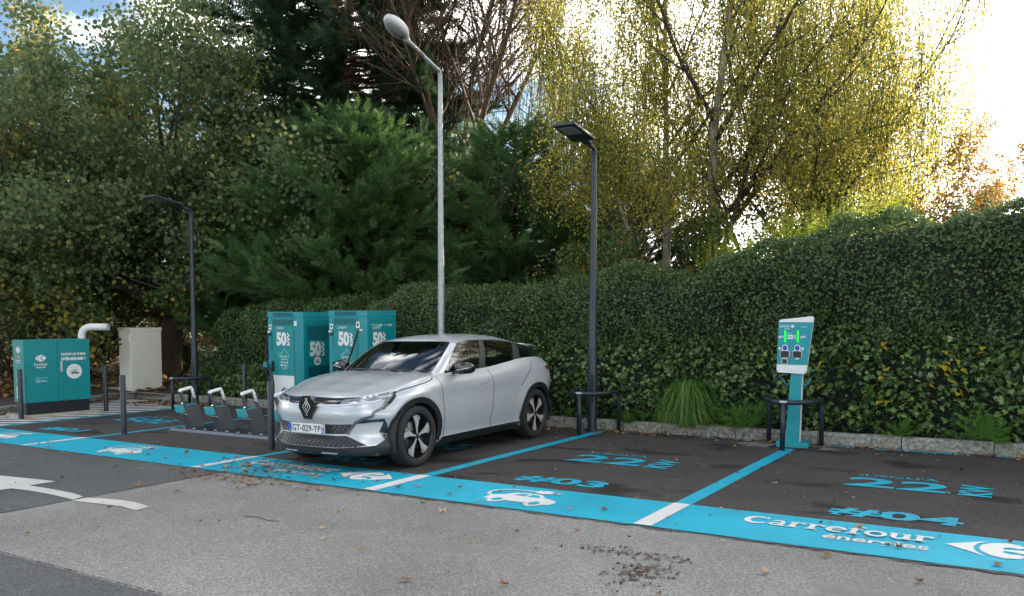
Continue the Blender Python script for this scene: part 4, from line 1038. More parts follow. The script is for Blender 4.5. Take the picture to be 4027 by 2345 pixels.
# blade sweeping from the lamp to the grille
patch('bumper_blade', strip_poly([(sy(.31), .69), (sy(.24), .655), (s_x(.70), .615), (s_x(.62), .585), (s_x(.56), .545), (s_x(.50), .46), (s_x(.475), .415)], .028), .012, mat('blade_grey', (.10, .115, .135), .3, metal=.3), thick=.02)
patch('intake_trim', [(s_x(.555), .560), (s_x(.66), .578), (s_x(.78), .585), (sy(.34), .572), (sy(.36), .53), (sy(.385), .37), (sy(.345), .335), (s_x(.745), .45), (s_x(.775), .553), (s_x(.70), .552), (s_x(.57), .538)], .010, CARM['black'], thick=.018)
patch('upper_grille', [(0, .525), (s_x(.30), .525), (s_x(.53), .532), (s_x(.47), .425), (0, .42)], .003, CARM['dark'], thick=.006)
lg = patch('lower_grille', [(0, .405), (s_x(.35), .405), (s_x(.50), .41), (s_x(.66), .305), (s_x(.40), .285), (0, .283)], .003, CARM['dark'], thick=.006)
patch('grille_bar', strip_poly([(0, .414), (s_x(.47), .418), (s_x(.56), .37), (s_x(.68), .30)], .014), .014, CARM['paint'], thick=.015)
def tiles(rows, name, sgs=(1, -1)):
    for sg in sgs:
        mb = MB()
        for z, x0, x1, sh in rows:
            x = x0 + sh
            while x < x1:
                a = [surf(sg * s_x(x), z - .014, .010), surf(sg * s_x(x + .026), z - .014, .010), surf(sg * s_x(x + .026), z + .014, .004), surf(sg * s_x(x), z + .014, .004)]
                mb.poly([tuple(q) for q in (a if sg > 0 else a[::-1])])
                b = [q + np.array([0, .012, 0]) for q in a]
                mb.poly([tuple(q) for q in (a[0], b[0], b[1], a[1])])
                x += .058
        o = mb.build(name, CARM['tile'], body); o['kind'] = 'stuff'
tiles([(.505, .27, .50, 0), (.475, .27, .48, .029), (.445, .27, .46, 0), (.388, 0, .48, 0), (.360, 0, .53, .029), (.332, 0, .56, 0), (.304, 0, .60, .029)], 'grille_tiles')
patch('front_lip', [(0, .278), (s_x(.35), .278), (s_x(.60), .292), (s_x(.72), .30), (sy(.30), .335), (sy(.345), .365), (sy(.40), .365), (sy(.42), .205), (s_x(.5), .20), (0, .20)], .016, CARM['clad'], thick=.04)
patch('lip_slot', strip_poly([(s_x(.18), .228), (s_x(.38), .228)], .008), .020, M['lamp_grey'], thick=.006)
patch('tail_light', [(sy(3.78), .985), (sy(3.99), .995), (s_y(4.1), .99), (sy(4.12), .93), (sy(3.95), .93), (sy(3.82), .95)], .01, CARM['red'])
# badge shield and lozenge
mb = MB()
sh = [(-.060, .825), (.060, .825), (.070, .79), (.112, .755), (.118, .70), (.045, .578), (-.045, .578), (-.118, .70), (-.112, .755), (-.070, .79)]
Mf = Matrix(((1, 0, 0, 0), (0, 0, 1, 0), (0, 1, 0, 0), (0, 0, 0, 1)))
mb.prism([(x, z) for x, z in sh], -.022, .035, M=Mf)
badge = mb.build('badge_shield', CARM['black'], body)
mb = MB(); k = 0
for ln in ([(.012, .612), (-.052, .706), (.012, .80)], [(-.012, .612), (.052, .706), (-.012, .80)], [(.018, .645), (-.022, .706), (.018, .766)], [(-.018, .645), (.022, .706), (-.018, .766)]):
    mb.tube([(x * 1.05, -.026 - .0006 * k, z) for x, z in ln], .0062, 4); k += 1
mb.build('lozenge_emblem', CARM['rim'], badge)

# number plate
mb = MB(); mb.box((-.262, -.034, .428), (.262, -.024, .532), .003)
plate = mb.build('number_plate', CARM['plate'], body)
for x0, x1 in ((-.2595, -.220), (.220, .2595)):
    mb = MB(); mb.box((x0, -.0365, .431), (x1, -.0335, .529)); mb.build('plate_band', CARM['eu'], plate)
PM = Matrix(((1, 0, 0, 0), (0, 0, 1, -.0365), (0, 1, 0, 0), (0, 0, 0, 1)))
text_fit('plate_lettering', 'GT-029-YP', -.208, .208, .445, .516, PM, CARM['dark'], plate, bold=.012, spacing=1.05)
PM2 = PM.copy(); PM2[1][3] = -.039
text_fit('plate_lettering', '75', .224, .256, .438, .468, PM2, M['white_print'], plate)
text_fit('plate_lettering', 'F', -.246, -.234, .438, .460, PM2, M['white_print'], plate)
mb = MB(); mb.box((.224, -.0385, .488), (.256, -.0366, .524)); mb.build('plate_badge', M['white_print'], plate)
mb = MB(); mb.box((.233, -.0395, .497), (.247, -.0384, .514)); mb.build('plate_badge', M['red_print'], plate)

# ---- greenhouse
GB = [(0, 1.20, 1.02), (.40, 1.225, 1.018), (.68, 1.32, 1.01), (.765, 1.43, .99), (.778, 1.75, .99), (.783, 2.15, .995), (.785, 2.31, 1.005), (.787, 2.70, 1.04), (.783, 3.0, 1.08), (.775, 3.2, 1.095), (.745, 3.62, 1.10), (.66, 3.94, 1.05), (.35, 4.07, 1.03), (0, 4.09, 1.03)]
GR = [(0, 1.925, 1.385), (.33, 1.915, 1.383), (.545, 1.90, 1.365), (.605, 1.945, 1.352), (.625, 2.10, 1.378), (.632, 2.40, 1.385), (.632, 2.50, 1.383), (.630, 2.85, 1.372), (.618, 3.22, 1.338), (.608, 3.36, 1.322), (.575, 3.72, 1.285), (.50, 3.93, 1.262), (.28, 4.02, 1.275), (0, 4.04, 1.28)]
SG = 6; NVG = 21
gb = catmull(np.array(GB), SG); gr = catmull(np.array(GR), SG); ng = len(gb)
t = np.linspace(0, 1, NVG)[None, :, None]
G = gb[:, None, :] * (1 - t) + gr[:, None, :] * t
cenx = G[:, :, 0:1]; dirn = np.concatenate([np.tanh(G[:, :, 0:1] * 3), np.where(G[:, :, 1:2] < 1.95, -.6, np.where(G[:, :, 1:2] > 3.8, .6, 0)), np.full_like(cenx, .5)], 2)
G = G + dirn * (.022 * np.sin(np.pi * t))
def gpatch(name, u0, u1, v0, v1, m, parent=body, off=0.0, sides=(1, -1), join=False):
    sub = G[u0:u1 + 1, v0:v1 + 1] + dirn[u0:u1 + 1, v0:v1 + 1] * off
    f = grid_faces(sub.shape[0], sub.shape[1]); v = sub.reshape(-1, 3)
    if join:
        w = v.copy(); w[:, 0] *= -1
        V = np.vstack([v, w]); F_ = np.vstack([f, f[:, ::-1] + len(v)])
        me = bpy.data.meshes.new(name); me.from_pydata(V.tolist(), [], F_.tolist())
        bm = bmesh.new(); bm.from_mesh(me); bmesh.ops.remove_doubles(bm, verts=bm.verts, dist=.0005); bm.to_mesh(me); bm.free()
        return [link(name, me, m, parent, smooth=True)]
    out = []
    for sg in sides:
        w = v.copy(); w[:, 0] *= sg
        me = bpy.data.meshes.new(name); me.from_pydata(w.tolist(), [], (f if sg > 0 else f[:, ::-1]).tolist())
        out.append(link(name, me, m, parent, smooth=True))
    return out
gpatch('windscreen', 0, 2 * SG, 1, NVG - 2, CARM['glass'], car, join=True)
gpatch('windscreen_border', 0, 2 * SG, 0, 1, CARM['black'], join=True)
gpatch('windscreen_border', 0, 2 * SG, NVG - 2, NVG - 1, CARM['black'], join=True)
gpatch('roof_pillar', 2 * SG, 3 * SG, 0, NVG - 1, CARM['paint'])
for (a, b, nm, mm, par) in ((3, 5, 'side_window', 'glass', car), (6, 8, 'side_window', 'glass', car)):
    gpatch(nm, a * SG + 1, b * SG, 2, NVG - 3, CARM[mm], par)
    gpatch('window_trim', a * SG + 1, b * SG, 0, 2, CARM['black'], off=.004)
    gpatch('window_trim', a * SG + 1, b * SG, NVG - 3, NVG - 1, CARM['black'], off=.004)
gpatch('window_trim', 3 * SG, 3 * SG + 1, 0, NVG - 1, CARM['black'], off=.004)
gpatch('door_pillar', 5 * SG, 6 * SG, 0, NVG - 1, CARM['clad'], off=.004)
gpatch('rear_pillar', 8 * SG, 9 * SG, 0, NVG - 1, CARM['clad'], off=.004)
gpatch('quarter_panel', 9 * SG, 11 * SG, 0, NVG - 1, CARM['black'])
gpatch('quarter_window', 9 * SG + 1, 10 * SG - 1, 4, NVG - 6, CARM['glass'], off=.006)
gpatch('tailgate', 11 * SG, 13 * SG, 0, 4, CARM['black'], join=True)
gpatch('rear_window', 11 * SG, 13 * SG, 4, NVG - 1, CARM['glass'], car, join=True)
# roof
NR = 17; rows = []
ri = list(range(0, ng))
for i in ri:
    e = gr[i]; y = e[1]; row = []
    crown = np.interp(y, [1.85, 1.93, 2.2, 2.6, 3.2, 3.8, 4.04], [.0, .02, .062, .080, .098, .055, .0])
    for k in range(NR):
        tt = 1 - k / (NR - 1); row.append((e[0] * tt, y, e[2] + crown * (1 - tt ** 2.6)))
    rows.append(row)
rv = np.array(rows).reshape(-1, 3); rf = grid_faces(len(ri), NR)
w = rv.copy(); w[:, 0] *= -1; V = np.vstack([rv, w]); F_ = np.vstack([rf, rf[:, ::-1] + len(rv)])
me = bpy.data.meshes.new('roof'); me.from_pydata(V.tolist(), [], F_.tolist())
bm = bmesh.new(); bm.from_mesh(me); bmesh.ops.remove_doubles(bm, verts=bm.verts, dist=.0006); bmesh.ops.recalc_face_normals(bm, faces=bm.faces); bm.to_mesh(me); bm.free()
link('roof', me, CARM['paint'], car, smooth=True)
# rear spoiler: slab whose edge overhangs the rear window
mb = MB()
mb.prism([(-.585, 3.60), (-.555, 3.95), (-.40, 4.05), (0, 4.09), (.40, 4.05), (.555, 3.95), (.585, 3.60), (0, 3.66)], 0, .022)
for v in mb.bm.verts: v.co.z += np.interp(v.co.y, [3.6, 4.1], [1.300, 1.262]) + .075 * max(0, 1 - abs(v.co.x / .60) ** 2.4) * np.interp(v.co.y, [3.6, 4.18], [.85, .2]) - .012
bmesh.ops.subdivide_edges(mb.bm, edges=mb.bm.edges, cuts=2, use_grid_fill=True)
mb.build('spoiler', CARM['paint'], car, smooth=True)
mb = MB(); mb.tube([(-.22, 3.35, 1.40), (-.22, 3.43, 1.53)], [.005, .003], 6); mb.build('aerial', CARM['clad'], car)
# cowl, wipers
mb = MB(); mb.poly([(-.76, 1.46, 1.0), (.76, 1.46, 1.0), (.70, 1.28, 1.0), (.40, 1.17, 1.008), (0, 1.14, 1.01), (-.40, 1.17, 1.008), (-.70, 1.28, 1.0)]); mb.build('cowl', CARM['dark'], car)
for x0, x1 in ((-.55, .05), (.12, .66)):
    mb = MB(); mb.tube([(x0, 1.235 + .07 * abs(x0) , 1.045), ((x0 + x1) / 2, 1.215, 1.055), (x1, 1.205 + .10 * abs(x1), 1.042)], .008, 6); mb.build('wiper', CARM['clad'], car)
# mirrors
for sg in (1, -1):
    mb = MB(); mb.box((-.115, -.065, -.075), (.115, .075, .078), .055, seg=4)
    for v in mb.bm.verts:
        v.co.z *= 1 - .25 * max(0, v.co.x * sg) / .115
        v.co.y += .35 * max(0, v.co.x * sg) * 1
    mo = mb.build('door_mirror', CARM['black'], car, smooth=True); mo.location = (sg * .965, 1.58, 1.065)
    mb = MB(); mb.box((sg * .80, 1.56, .995), (sg * .90, 1.62, 1.02), .01); mf = mb.build('mirror_foot', CARM['clad'], mo); mf.location = (-sg * .965, -1.58, -1.065)
    mb = MB(); mb.tube([(-sg * .06, -.0665, -.02), (sg * .09, -.045, .005)], .006, 6); mb.build('indicator', M['lamp_grey'], mo)
# interior
mb = MB()
mb.box((-.76, .9, .241), (.76, 3.7, .30)); mb.box((-.74, .25, .19), (.74, 3.95, .24))
mb.box((-.62, .2, .26), (.62, .42, .62)); mb.build('underbody', CARM['dark'], car)
mb = MB(); mb.box((-.74, 1.30, .72), (.74, 1.72, .965), .05); mb.box((-.08, 1.55, .5), (.08, 2.3, .70), .03); mb.build('dashboard', CARM['dark'], car, smooth=True)
mb = MB(); mb.lathe([(.175 + .014 * math.cos(a), .014 * math.sin(a)) for a in [i * math.pi / 3 for i in range(6)]], 24, M=Matrix.Translation((.36, 1.86, .93)) @ Matrix.Rotation(R(-65), 4, 'X'), closed=True); mb.build('steering_wheel', CARM['dark'], car)
for x in (-.36, .36):
    mb = MB(); mb.box((x - .24, 2.05, .42), (x + .24, 2.52, .56), .05); Mx = Matrix.Translation((x, 2.52, .5)) @ Matrix.Rotation(R(-18), 4, 'X')
    mb.box((-.23, -.06, 0), (.23, .06, .58), .05, M=Mx); mb.box((-.13, -.045, .60), (.13, .045, .80), .04, M=Mx); mb.build('front_seat', CARM['seat'], car, smooth=True)
mb = MB(); mb.box((-.62, 2.95, .42), (.62, 3.35, .55), .05); mb.box((-.62, 3.33, .5), (.62, 3.45, 1.10), .05)
for x in (-.4, .4): mb.box((x - .12, 3.36, 1.10), (x + .12, 3.43, 1.22), .03)
mb.build('rear_seat', CARM['seat'], car, smooth=True)
mb = MB(); mb.box((-.12, 1.98, 1.28), (.12, 2.0, 1.34), .01); mb.build('rear_view_mirror', CARM['black'], car)
mb = MB(); mb.box((-.82, 1.45, .25), (-.74, 3.5, .98)); mb.box((.74, 1.45, .25), (.82, 3.5, .98)); mb.box((-.74, 3.5, .25), (.74, 3.9, 1.0)); mb.build('door_lining', CARM['dark'], car)
# wheel-well liners
for ya in (AX_F, AX_R):
    for sg in (1, -1):
        mb = MB(); n = 20; ring = []
        for k in range(n + 1):
            a = R(-20 + 220 * k / n); ring.append((ya + math.cos(a) * .405, .345 + math.sin(a) * .405))
        for k in range(n):
            p, q = ring[k], ring[k + 1]
            mb.poly([(sg * .50, p[0], p[1]), (sg * .50, q[0], q[1]), (sg * .872, q[0], q[1]), (sg * .872, p[0], p[1])])
        mb.poly([(sg * .50, p[0], p[1]) for p in ring]); mb.build('wheel_well', CARM['dark'], car, smooth=False)
# wheels
def wheel():
    Rz = Matrix.Rotation(R(90), 4, 'Y')      # local z -> +x (outward)
    mb = MB(); mb.lathe([(.258, .095), (.275, .104), (.300, .108), (.322, .102), (.336, .088), (.343, .07), (.345, .03), (.345, -.03), (.343, -.07), (.336, -.09), (.31, -.105), (.258, -.10)], 56, M=Rz)
    w = mb.build('wheel', CARM['tyre'])
    mb = MB(); mb.lathe([(.258, .097), (.250, .094), (.244, .080), (.240, .04), (.236, -.08), (.20, -.082), (.0, -.085)], 48, M=Rz); mb.build('rim', CARM['rim_dark'], w)
    mb = MB(); mb.lathe([(0.0, .0), (.15, .0), (.155, -.006), (.155, -.02)], 32, M=Rz @ Matrix.Translation((0, 0, -.02))); mb.build('brake_disc', CARM['disc'], w)
    for k in range(5):
        Mr = Rz @ Matrix.Rotation(R(72 * k + 10), 4, 'Z')
        mb = MB(); mb.prism([(-.016, .02), (.016, .02), (.020, .07), (.055, .16), (.050, .236), (.0, .2425), (-.050, .236), (-.020, .15), (-.014, .07)], .045, .078, M=Mr); mb.build('spoke_backing', CARM['rim_dark'], w)
        mb = MB(); mb.prism([(-.008, .03), (.012, .03), (.016, .08), (.046, .155), (.010, .236), (-.046, .232), (-.016, .15), (-.008, .07)], .077, .084, M=Mr); sp = mb.build('spoke', CARM['rim'], w)
        mb = MB()
        for q in range(5):
            x = .018 + q * .0085
            mb.prism([(x, .236 - .003 * q), (x + .004, .236 - .003 * q), (x + .020 + .004, .165 + .004 * q), (x + .020, .165 + .004 * q)], .077, .0835, M=Mr)
        mb.build('spoke_lines', CARM['rim'], sp)
    mb = MB(); mb.lathe([(0, .092), (.022, .092), (.028, .086), (.030, .07), (.05, .05), (.055, -.02)], 24, M=Rz); mb.build('hub_cap', CARM['rim_dark'], w)
    return w
w0 = wheel(); w0.parent = car; w0.location = (.775, AX_F, .345); w0.rotation_euler = (R(14), 0, 0)
for (x, y, sg) in ((.775, AX_R, 1), (-.775, AX_F, -1), (-.775, AX_R, -1)):
    w = copy_tree(w0, car); w.location = (x, y, .345); w.rotation_euler = (R(40 * sg), 0, 0 if sg > 0 else math.pi)
# ================================================================== plants
rng = np.random.default_rng(7)
def fast_mesh(name, verts, faces):
    """verts (n,3), faces (m,k) with k fixed"""
    me = bpy.data.meshes.new(name); n, (m, k) = len(verts), faces.shape
    me.vertices.add(n); me.vertices.foreach_set('co', np.ascontiguousarray(verts, dtype=np.float32).ravel())
    me.loops.add(m * k); me.loops.foreach_set('vertex_index', faces.ravel().astype(np.int32))
    me.polygons.add(m); me.polygons.foreach_set('loop_start', (np.arange(m) * k).astype(np.int32))
    me.update(calc_edges=True); return me
def unit(v): return v / (np.linalg.norm(v, axis=-1, keepdims=True) + 1e-9)
def scatter(name, tv, tf, pos, ydir, ndir, size, m, parent=None, widen=None):
    """copies of one small leaf template joined in one mesh: x across, y along the leaf, z its face"""
    y = unit(ydir); z = unit(ndir - y * (ndir * y).sum(-1, keepdims=True)); x = np.cross(y, z)
    s = np.asarray(size).reshape(-1, 1, 1) * np.ones((len(pos), 1, 1)); tv = np.asarray(tv, float)
    wx = 1 if widen is None else np.asarray(widen).reshape(-1, 1, 1)
    V = pos[:, None, :] + s * (tv[None, :, 0:1] * wx * x[:, None, :] + tv[None, :, 1:2] * y[:, None, :] + tv[None, :, 2:3] * z[:, None, :])
    F = np.asarray(tf)[None] + (np.arange(len(pos)) * len(tv))[:, None, None]
    me = fast_mesh(name, V.reshape(-1, 3), F.reshape(-1, F.shape[-1]))
    return link(name, me, m, parent)
# templates (length about 1)
LEAF_V = [(0, 0, 0), (.34, .45, .06), (0, 1, -.05), (-.34, .45, .06)]; LEAF_F = [(0, 1, 2), (0, 2, 3)]
ROUND_V = [(0, 0, 0), (.42, .25, .07), (.44, .68, .05), (0, 1, -.1), (-.44, .68, .05), (-.42, .25, .07)]; ROUND_F = [(0, 1, 2), (0, 2, 3), (0, 3, 4), (0, 4, 5)]
IVY_V = [(0, 0, 0), (.5, .08, -.03), (.24, .36, .05), (.46, .62, -.02), (.16, .66, .04), (0, 1, -.08), (-.16, .66, .04), (-.46, .62, -.02), (-.24, .36, .05), (-.5, .08, -.03)]
IVY_F = [(0, 1, 2), (2, 3, 4), (4, 5, 6), (6, 7, 8), (8, 9, 0), (0, 2, 8), (2, 4, 8), (4, 6, 8)]
def frond(nl=6):
    v = []; f = []
    for k in range(nl):
        t = k / nl; w = (1 - t) ** .8 * .34 + .05
        for s in (1, -1):
            i = len(v); v += [(0, t, -.12 * t * t), (0, t + .09, -.12 * t * t), (s * w, t + .20 + .05 * (1 - t), -.05 - .2 * w)]
            f.append((i, i + 1, i + 2) if s > 0 else (i + 1, i, i + 2))
    i = len(v); v += [(-.035, .75, -.08), (.035, .75, -.08), (0, 1.12, -.2)]; f.append((i, i + 1, i + 2)); return v, f
FR_V, FR_F = frond()

MV = {}
MV['hedge'] = leafmat('privet_leaf', [(0.0338, 0.065, 0.0234), (0.0546, 0.1014, 0.0338), (0.078, 0.13, 0.0416), (0.104, 0.1625, 0.052)], trans=.25, rough=.45, gloss=.3)
MV['hedge_sunlit'] = leafmat('sunlit_shoot_leaf', [(.10, .17, .02), (.16, .22, .03), (.13, .15, .02)], trans=.5)  # new growth, with the sun on it put into the yellow-green
MV['ivy'] = leafmat('ivy_leaf', [(0.0246, 0.0538, 0.0202), (0.0381, 0.0829, 0.0269), (0.0616, 0.1232, 0.0336), (0.112, 0.1904, 0.0448), (0.1904, 0.2688, 0.0784)], trans=.2, rough=.35, gloss=.5)
MV['ivy_yellow'] = leafmat('yellow_ivy_leaf', [(.30, .28, .03), (.38, .28, .02), (.20, .24, .03)], trans=.35)
MV['linden'] = leafmat('linden_leaf', [(0.0607, 0.1013, 0.0432), (0.0878, 0.135, 0.054), (0.1215, 0.162, 0.0675), (0.2025, 0.216, 0.0945)], trans=.45, patch=((.30, .24, .04), .755), pscale=.35)
MV['birch'] = leafmat('birch_leaf', [(0.126, 0.168, 0.0315), (0.2205, 0.252, 0.0473), (0.3465, 0.336, 0.0683), (0.441, 0.3255, 0.063)], trans=.57, rough=.4)
MV['birch_far'] = leafmat('orange_birch_leaf', [(.22, .13, .03), (.30, .17, .04), (.16, .14, .03)], trans=.5)
MV['cypress'] = leafmat('cypress_spray', [(0.0336, 0.0936, 0.0408), (0.054, 0.126, 0.048), (0.084, 0.168, 0.054), (0.156, 0.24, 0.06)], trans=.32, rough=.5)
MV['cypress_dark'] = leafmat('dark_conifer_spray', [(0.028, 0.0672, 0.0392), (0.0448, 0.0924, 0.0476), (0.0672, 0.119, 0.0532)], trans=.25, rough=.55)
MV['gold_cypress'] = leafmat('yellow_green_conifer', [(.08, .12, .015), (.12, .16, .02), (.06, .10, .015)], trans=.35)
MV['larch'] = leafmat('brown_green_needles', [(.03, .035, .012), (.06, .05, .02), (.10, .06, .025)], trans=.3)
MV['shrub'] = leafmat('shrub_leaf', [(0.027, 0.0675, 0.0243), (0.054, 0.108, 0.0297), (0.108, 0.1485, 0.0405), (0.2025, 0.1215, 0.0405)], trans=.4)
MV['far_bush'] = leafmat('sunny_bush_leaf', [(.09, .14, .015), (.22, .25, .03), (.30, .24, .04), (.12, .15, .02)], trans=.5)
MV['dark_bush'] = leafmat('dark_bush_leaf', [(0.0192, 0.0384, 0.016), (0.048, 0.072, 0.0224), (0.112, 0.096, 0.032)], trans=.3)
MV['berry'] = leafmat('orange_berry', [(.5, .07, .01), (.6, .12, .01)], trans=.1)
MV['grass'] = leafmat('grass_blade', [(.03, .10, .02), (.05, .15, .025), (.09, .20, .035), (.22, .24, .06)], trans=.3)
MV['weed'] = leafmat('weed_leaf', [(.04, .12, .02), (.07, .17, .025), (.11, .22, .035)], trans=.3)
MV['dead'] = leafmat('fallen_leaf', [(.07, .035, .016), (.16, .08, .03), (.26, .14, .05), (.36, .26, .12), (.10, .03, .02)], trans=.12, rough=.7)
MV['dead_obj'] = leafmat('single_fallen_leaf', [(.07, .035, .016), (.16, .08, .03), (.28, .16, .06), (.42, .33, .18), (.22, .07, .03)], trans=.12, rough=.7, obj_random=True)
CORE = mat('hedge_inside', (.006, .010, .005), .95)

def rand_dirs(n): return unit(rng.normal(size=(n, 3)))

# ---- clipped hedge and the ivy in front of it
KX = [-17, -13.4, -10.8, -8.25, -5.85, -4.47, -3.24, -2.12, -1.11, -.1, 2, 9]
KZ = [1.90, 2.00, 2.08, 2.16, 2.27, 2.37, 2.62, 2.86, 2.96, 3.02, 3.15, 3.3]
def htop(x): return np.interp(x, KX, KZ)
def hedge_surface(x, t, prof):
    """t in 0..1 along the profile (y, z-fraction) -> points, normals"""
    P = np.array(prof); d = np.concatenate([[0], np.cumsum(np.hypot(np.diff(P[:, 0]), np.diff(P[:, 1]) * 2.4))]); d /= d[-1]
    f = lambda q: (np.interp(q, d, P[:, 0]), np.interp(q, d, P[:, 1]))
    y, z = f(t); y1, z1 = f(np.clip(t + .02, 0, 1)); y0, z0 = f(np.clip(t - .02, 0, 1))
    return y, z, (y1 - y0), (z1 - z0)
def wob(x, z, s=1.0):
    return .10 * np.sin(x * 1.7 + z * 2.1) + .07 * np.sin(x * 4.3 - z * 3.7 + 1.3) + .05 * np.sin(x * 9.1 + z * 7.3) * s
HP = [(11.70, .0), (11.58, .30), (11.50, .6), (11.55, .88), (11.82, 1.0), (12.5, 1.03), (13.1, .99), (13.5, .9), (13.55, 0)]
hedge = empty('hedge', (-4, 12.4, .1)); tag(hedge, 'long clipped dark green hedge rising to the right behind the bays', 'hedge')
off = np.array([-4, 12.4, .1])
def hedge_pts(n, xlo, xhi, tlo=0, thi=.72):
    x = rng.uniform(xlo, xhi, n); t = rng.uniform(tlo, thi, n); y, zf, dy, dz = hedge_surface(x, t, HP)
    H = htop(x) + .05 * np.sin(x * 3.1) + .04 * np.sin(x * 7.7); z = .1 + zf * (H - .1)
    nrm_ = unit(np.stack([.15 * np.cos(x * 1.7 + z * 2.1), -dz * H, dy + 0 * x], 1)); bump = wob(x, z)
    z = z * np.clip((x + 15.15) / .5, .0, 1) ** .4
    return np.stack([x, y, z], 1) + nrm_ * bump[:, None], nrm_
# near-black core added inside the hedge leaves to block light
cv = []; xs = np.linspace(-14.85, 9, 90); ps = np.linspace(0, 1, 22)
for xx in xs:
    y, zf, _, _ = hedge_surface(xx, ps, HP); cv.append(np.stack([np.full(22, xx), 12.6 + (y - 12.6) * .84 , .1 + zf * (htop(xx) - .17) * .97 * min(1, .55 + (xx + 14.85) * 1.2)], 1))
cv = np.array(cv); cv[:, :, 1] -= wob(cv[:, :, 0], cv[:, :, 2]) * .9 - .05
o = link('light_blocking_core', fast_mesh('light_blocking_core', cv.reshape(-1, 3) - off, grid_faces(90, 22)), CORE, hedge)
def add_leaves(name, P, Nn, tv, tf, size, m, parent, o_, spread=.9, up=.0, depth=.10, droop=0):
    n = len(P); p = P + Nn * rng.uniform(-depth, .035, n)[:, None] + rng.normal(size=(n, 3)) * .012
    zd = unit(Nn + rand_dirs(n) * spread + np.array([0, 0, up])); yd = unit(rand_dirs(n) + np.array([0, 0, droop]))
    return scatter(name, tv, tf, p - o_, yd, zd, size, m, parent)
P, Nn = hedge_pts(150000, -15.1, 2.6); o = add_leaves('foliage', P, Nn, LEAF_V, LEAF_F, rng.uniform(.032, .062, len(P)), MV['hedge'], hedge, off, .9, .35); o['kind'] = 'stuff'
P, Nn = hedge_pts(9000, 2.6, 9); o = add_leaves('foliage', P, Nn, LEAF_V, LEAF_F, rng.uniform(.05, .09, len(P)), MV['hedge'], hedge, off, .9, .35); o['kind'] = 'stuff'
# twiggy shoots along the top, some longer, with sunlight put into their yellow-green
def shoots(n, xlo, xhi, hlo, hhi, m, name, seed, ylo=12.0, yhi=13.2):
    r = np.random.default_rng(seed); pos = []; yd = []; sz = []
    for i in range(n):
        x = r.uniform(xlo, xhi); y = r.uniform(ylo, yhi); h = r.uniform(hlo, hhi); base = np.array([x, y, htop(x) * 1.01]); lean = r.normal(size=2) * .16
        k = int(h / .022) + 4
        for j in range(k):
            t = j / k; p = base + np.array([lean[0] * t * h, lean[1] * t * h, t * h]); a = j * 2.4
            pos.append(p); yd.append((math.cos(a), math.sin(a), .7)); sz.append(.05 * (1 - t * .5))
    pos = np.array(pos); yd = np.array(yd, float)
    o = scatter(name, LEAF_V, LEAF_F, pos - off, yd, np.array([0, 0, 1.0]) + rand_dirs(len(pos)) * .6, np.array(sz), m, hedge); o['kind'] = 'stuff'
shoots(230, -4.4, -1.5, .22, .62, MV['hedge_sunlit'], 'new_shoots', 3, 12.2, 13.2)
shoots(160, -1.6, 5, .04, .22, MV['hedge'], 'new_shoots', 4); shoots(160, -9, -4.6, .04, .18, MV['hedge'], 'new_shoots', 5); shoots(60, -8, -4.6, .05, .16, MV['hedge_sunlit'], 'new_shoots', 6)

ivy = empty('ivy_bank', (-4, 11.4, .1)); tag(ivy, 'long bank of ivy covering the foot of the hedge behind the kerb', 'ivy')
ioff = np.array([-4, 11.4, .1])
def iprof(x):
    tall = np.interp(x, [-17.5, -15.5, -13, -10.5, -9, -6, -4.5, -2, 0, 8], [.28, .62, .86, .95, 1.15, 1.30, 1.30, 1.30, 1.5, 1.6])
    return tall
IP = [(11.30, .02), (11.24, .25), (11.27, .55), (11.42, .82), (11.68, 1.0), (11.95, 1.02), (12.1, .9)]
def ivy_pts(n, xlo, xhi, r=None):
    r = r or rng; x = r.uniform(xlo, xhi, n); t = r.uniform(0, .93, n); y, zf, dy, dz = hedge_surface(x, t, IP); H = iprof(x) * (1 + .08 * np.sin(x * 2.3) + .05 * np.sin(x * 5.1)); z = .10 + zf * H
    wide = np.interp(x, [-17.5, -14, -11, -8], [2.6, 2.0, 1.4, 1.0]); y = 11.24 + (y - 11.24) * wide
    y = y + np.interp(x, [-17.2, -15.4, -13], [.35, .12, 0])
    nn = unit(np.stack([.2 * np.cos(x * 2.9 + z * 3), -dz * H, dy * wide + .15], 1)); b = .6 * wob(x * 1.4, z * 1.5) + .03 * np.sin(x * 13 + z * 9)
    return np.stack([x, y, z], 1) + nn * b[:, None], nn
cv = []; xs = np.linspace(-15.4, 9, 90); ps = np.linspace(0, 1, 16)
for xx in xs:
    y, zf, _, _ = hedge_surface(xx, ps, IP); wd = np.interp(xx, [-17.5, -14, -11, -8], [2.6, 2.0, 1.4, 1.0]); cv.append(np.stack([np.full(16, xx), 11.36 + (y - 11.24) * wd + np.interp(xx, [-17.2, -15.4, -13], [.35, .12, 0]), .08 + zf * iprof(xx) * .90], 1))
cv = np.array(cv); link('ivy_blocking_core', fast_mesh('ivy_blocking_core', cv.reshape(-1, 3) - ioff, grid_faces(90, 16)), CORE, ivy)  # added near-black core behind the ivy leaves, blocking light as in the hedge
P, Nn = ivy_pts(19000, -15.6, 2.2); o = add_leaves('foliage', P, Nn, IVY_V, IVY_F, rng.uniform(.045, .095, len(P)), MV['ivy'], ivy, ioff, .75, .25, .08, -.5); o['kind'] = 'stuff'
P, Nn = ivy_pts(2600, 2.2, 9); o = add_leaves('foliage', P, Nn, IVY_V, IVY_F, rng.uniform(.07, .12, len(P)), MV['ivy'], ivy, ioff, .75, .25, .08, -.5); o['kind'] = 'stuff'
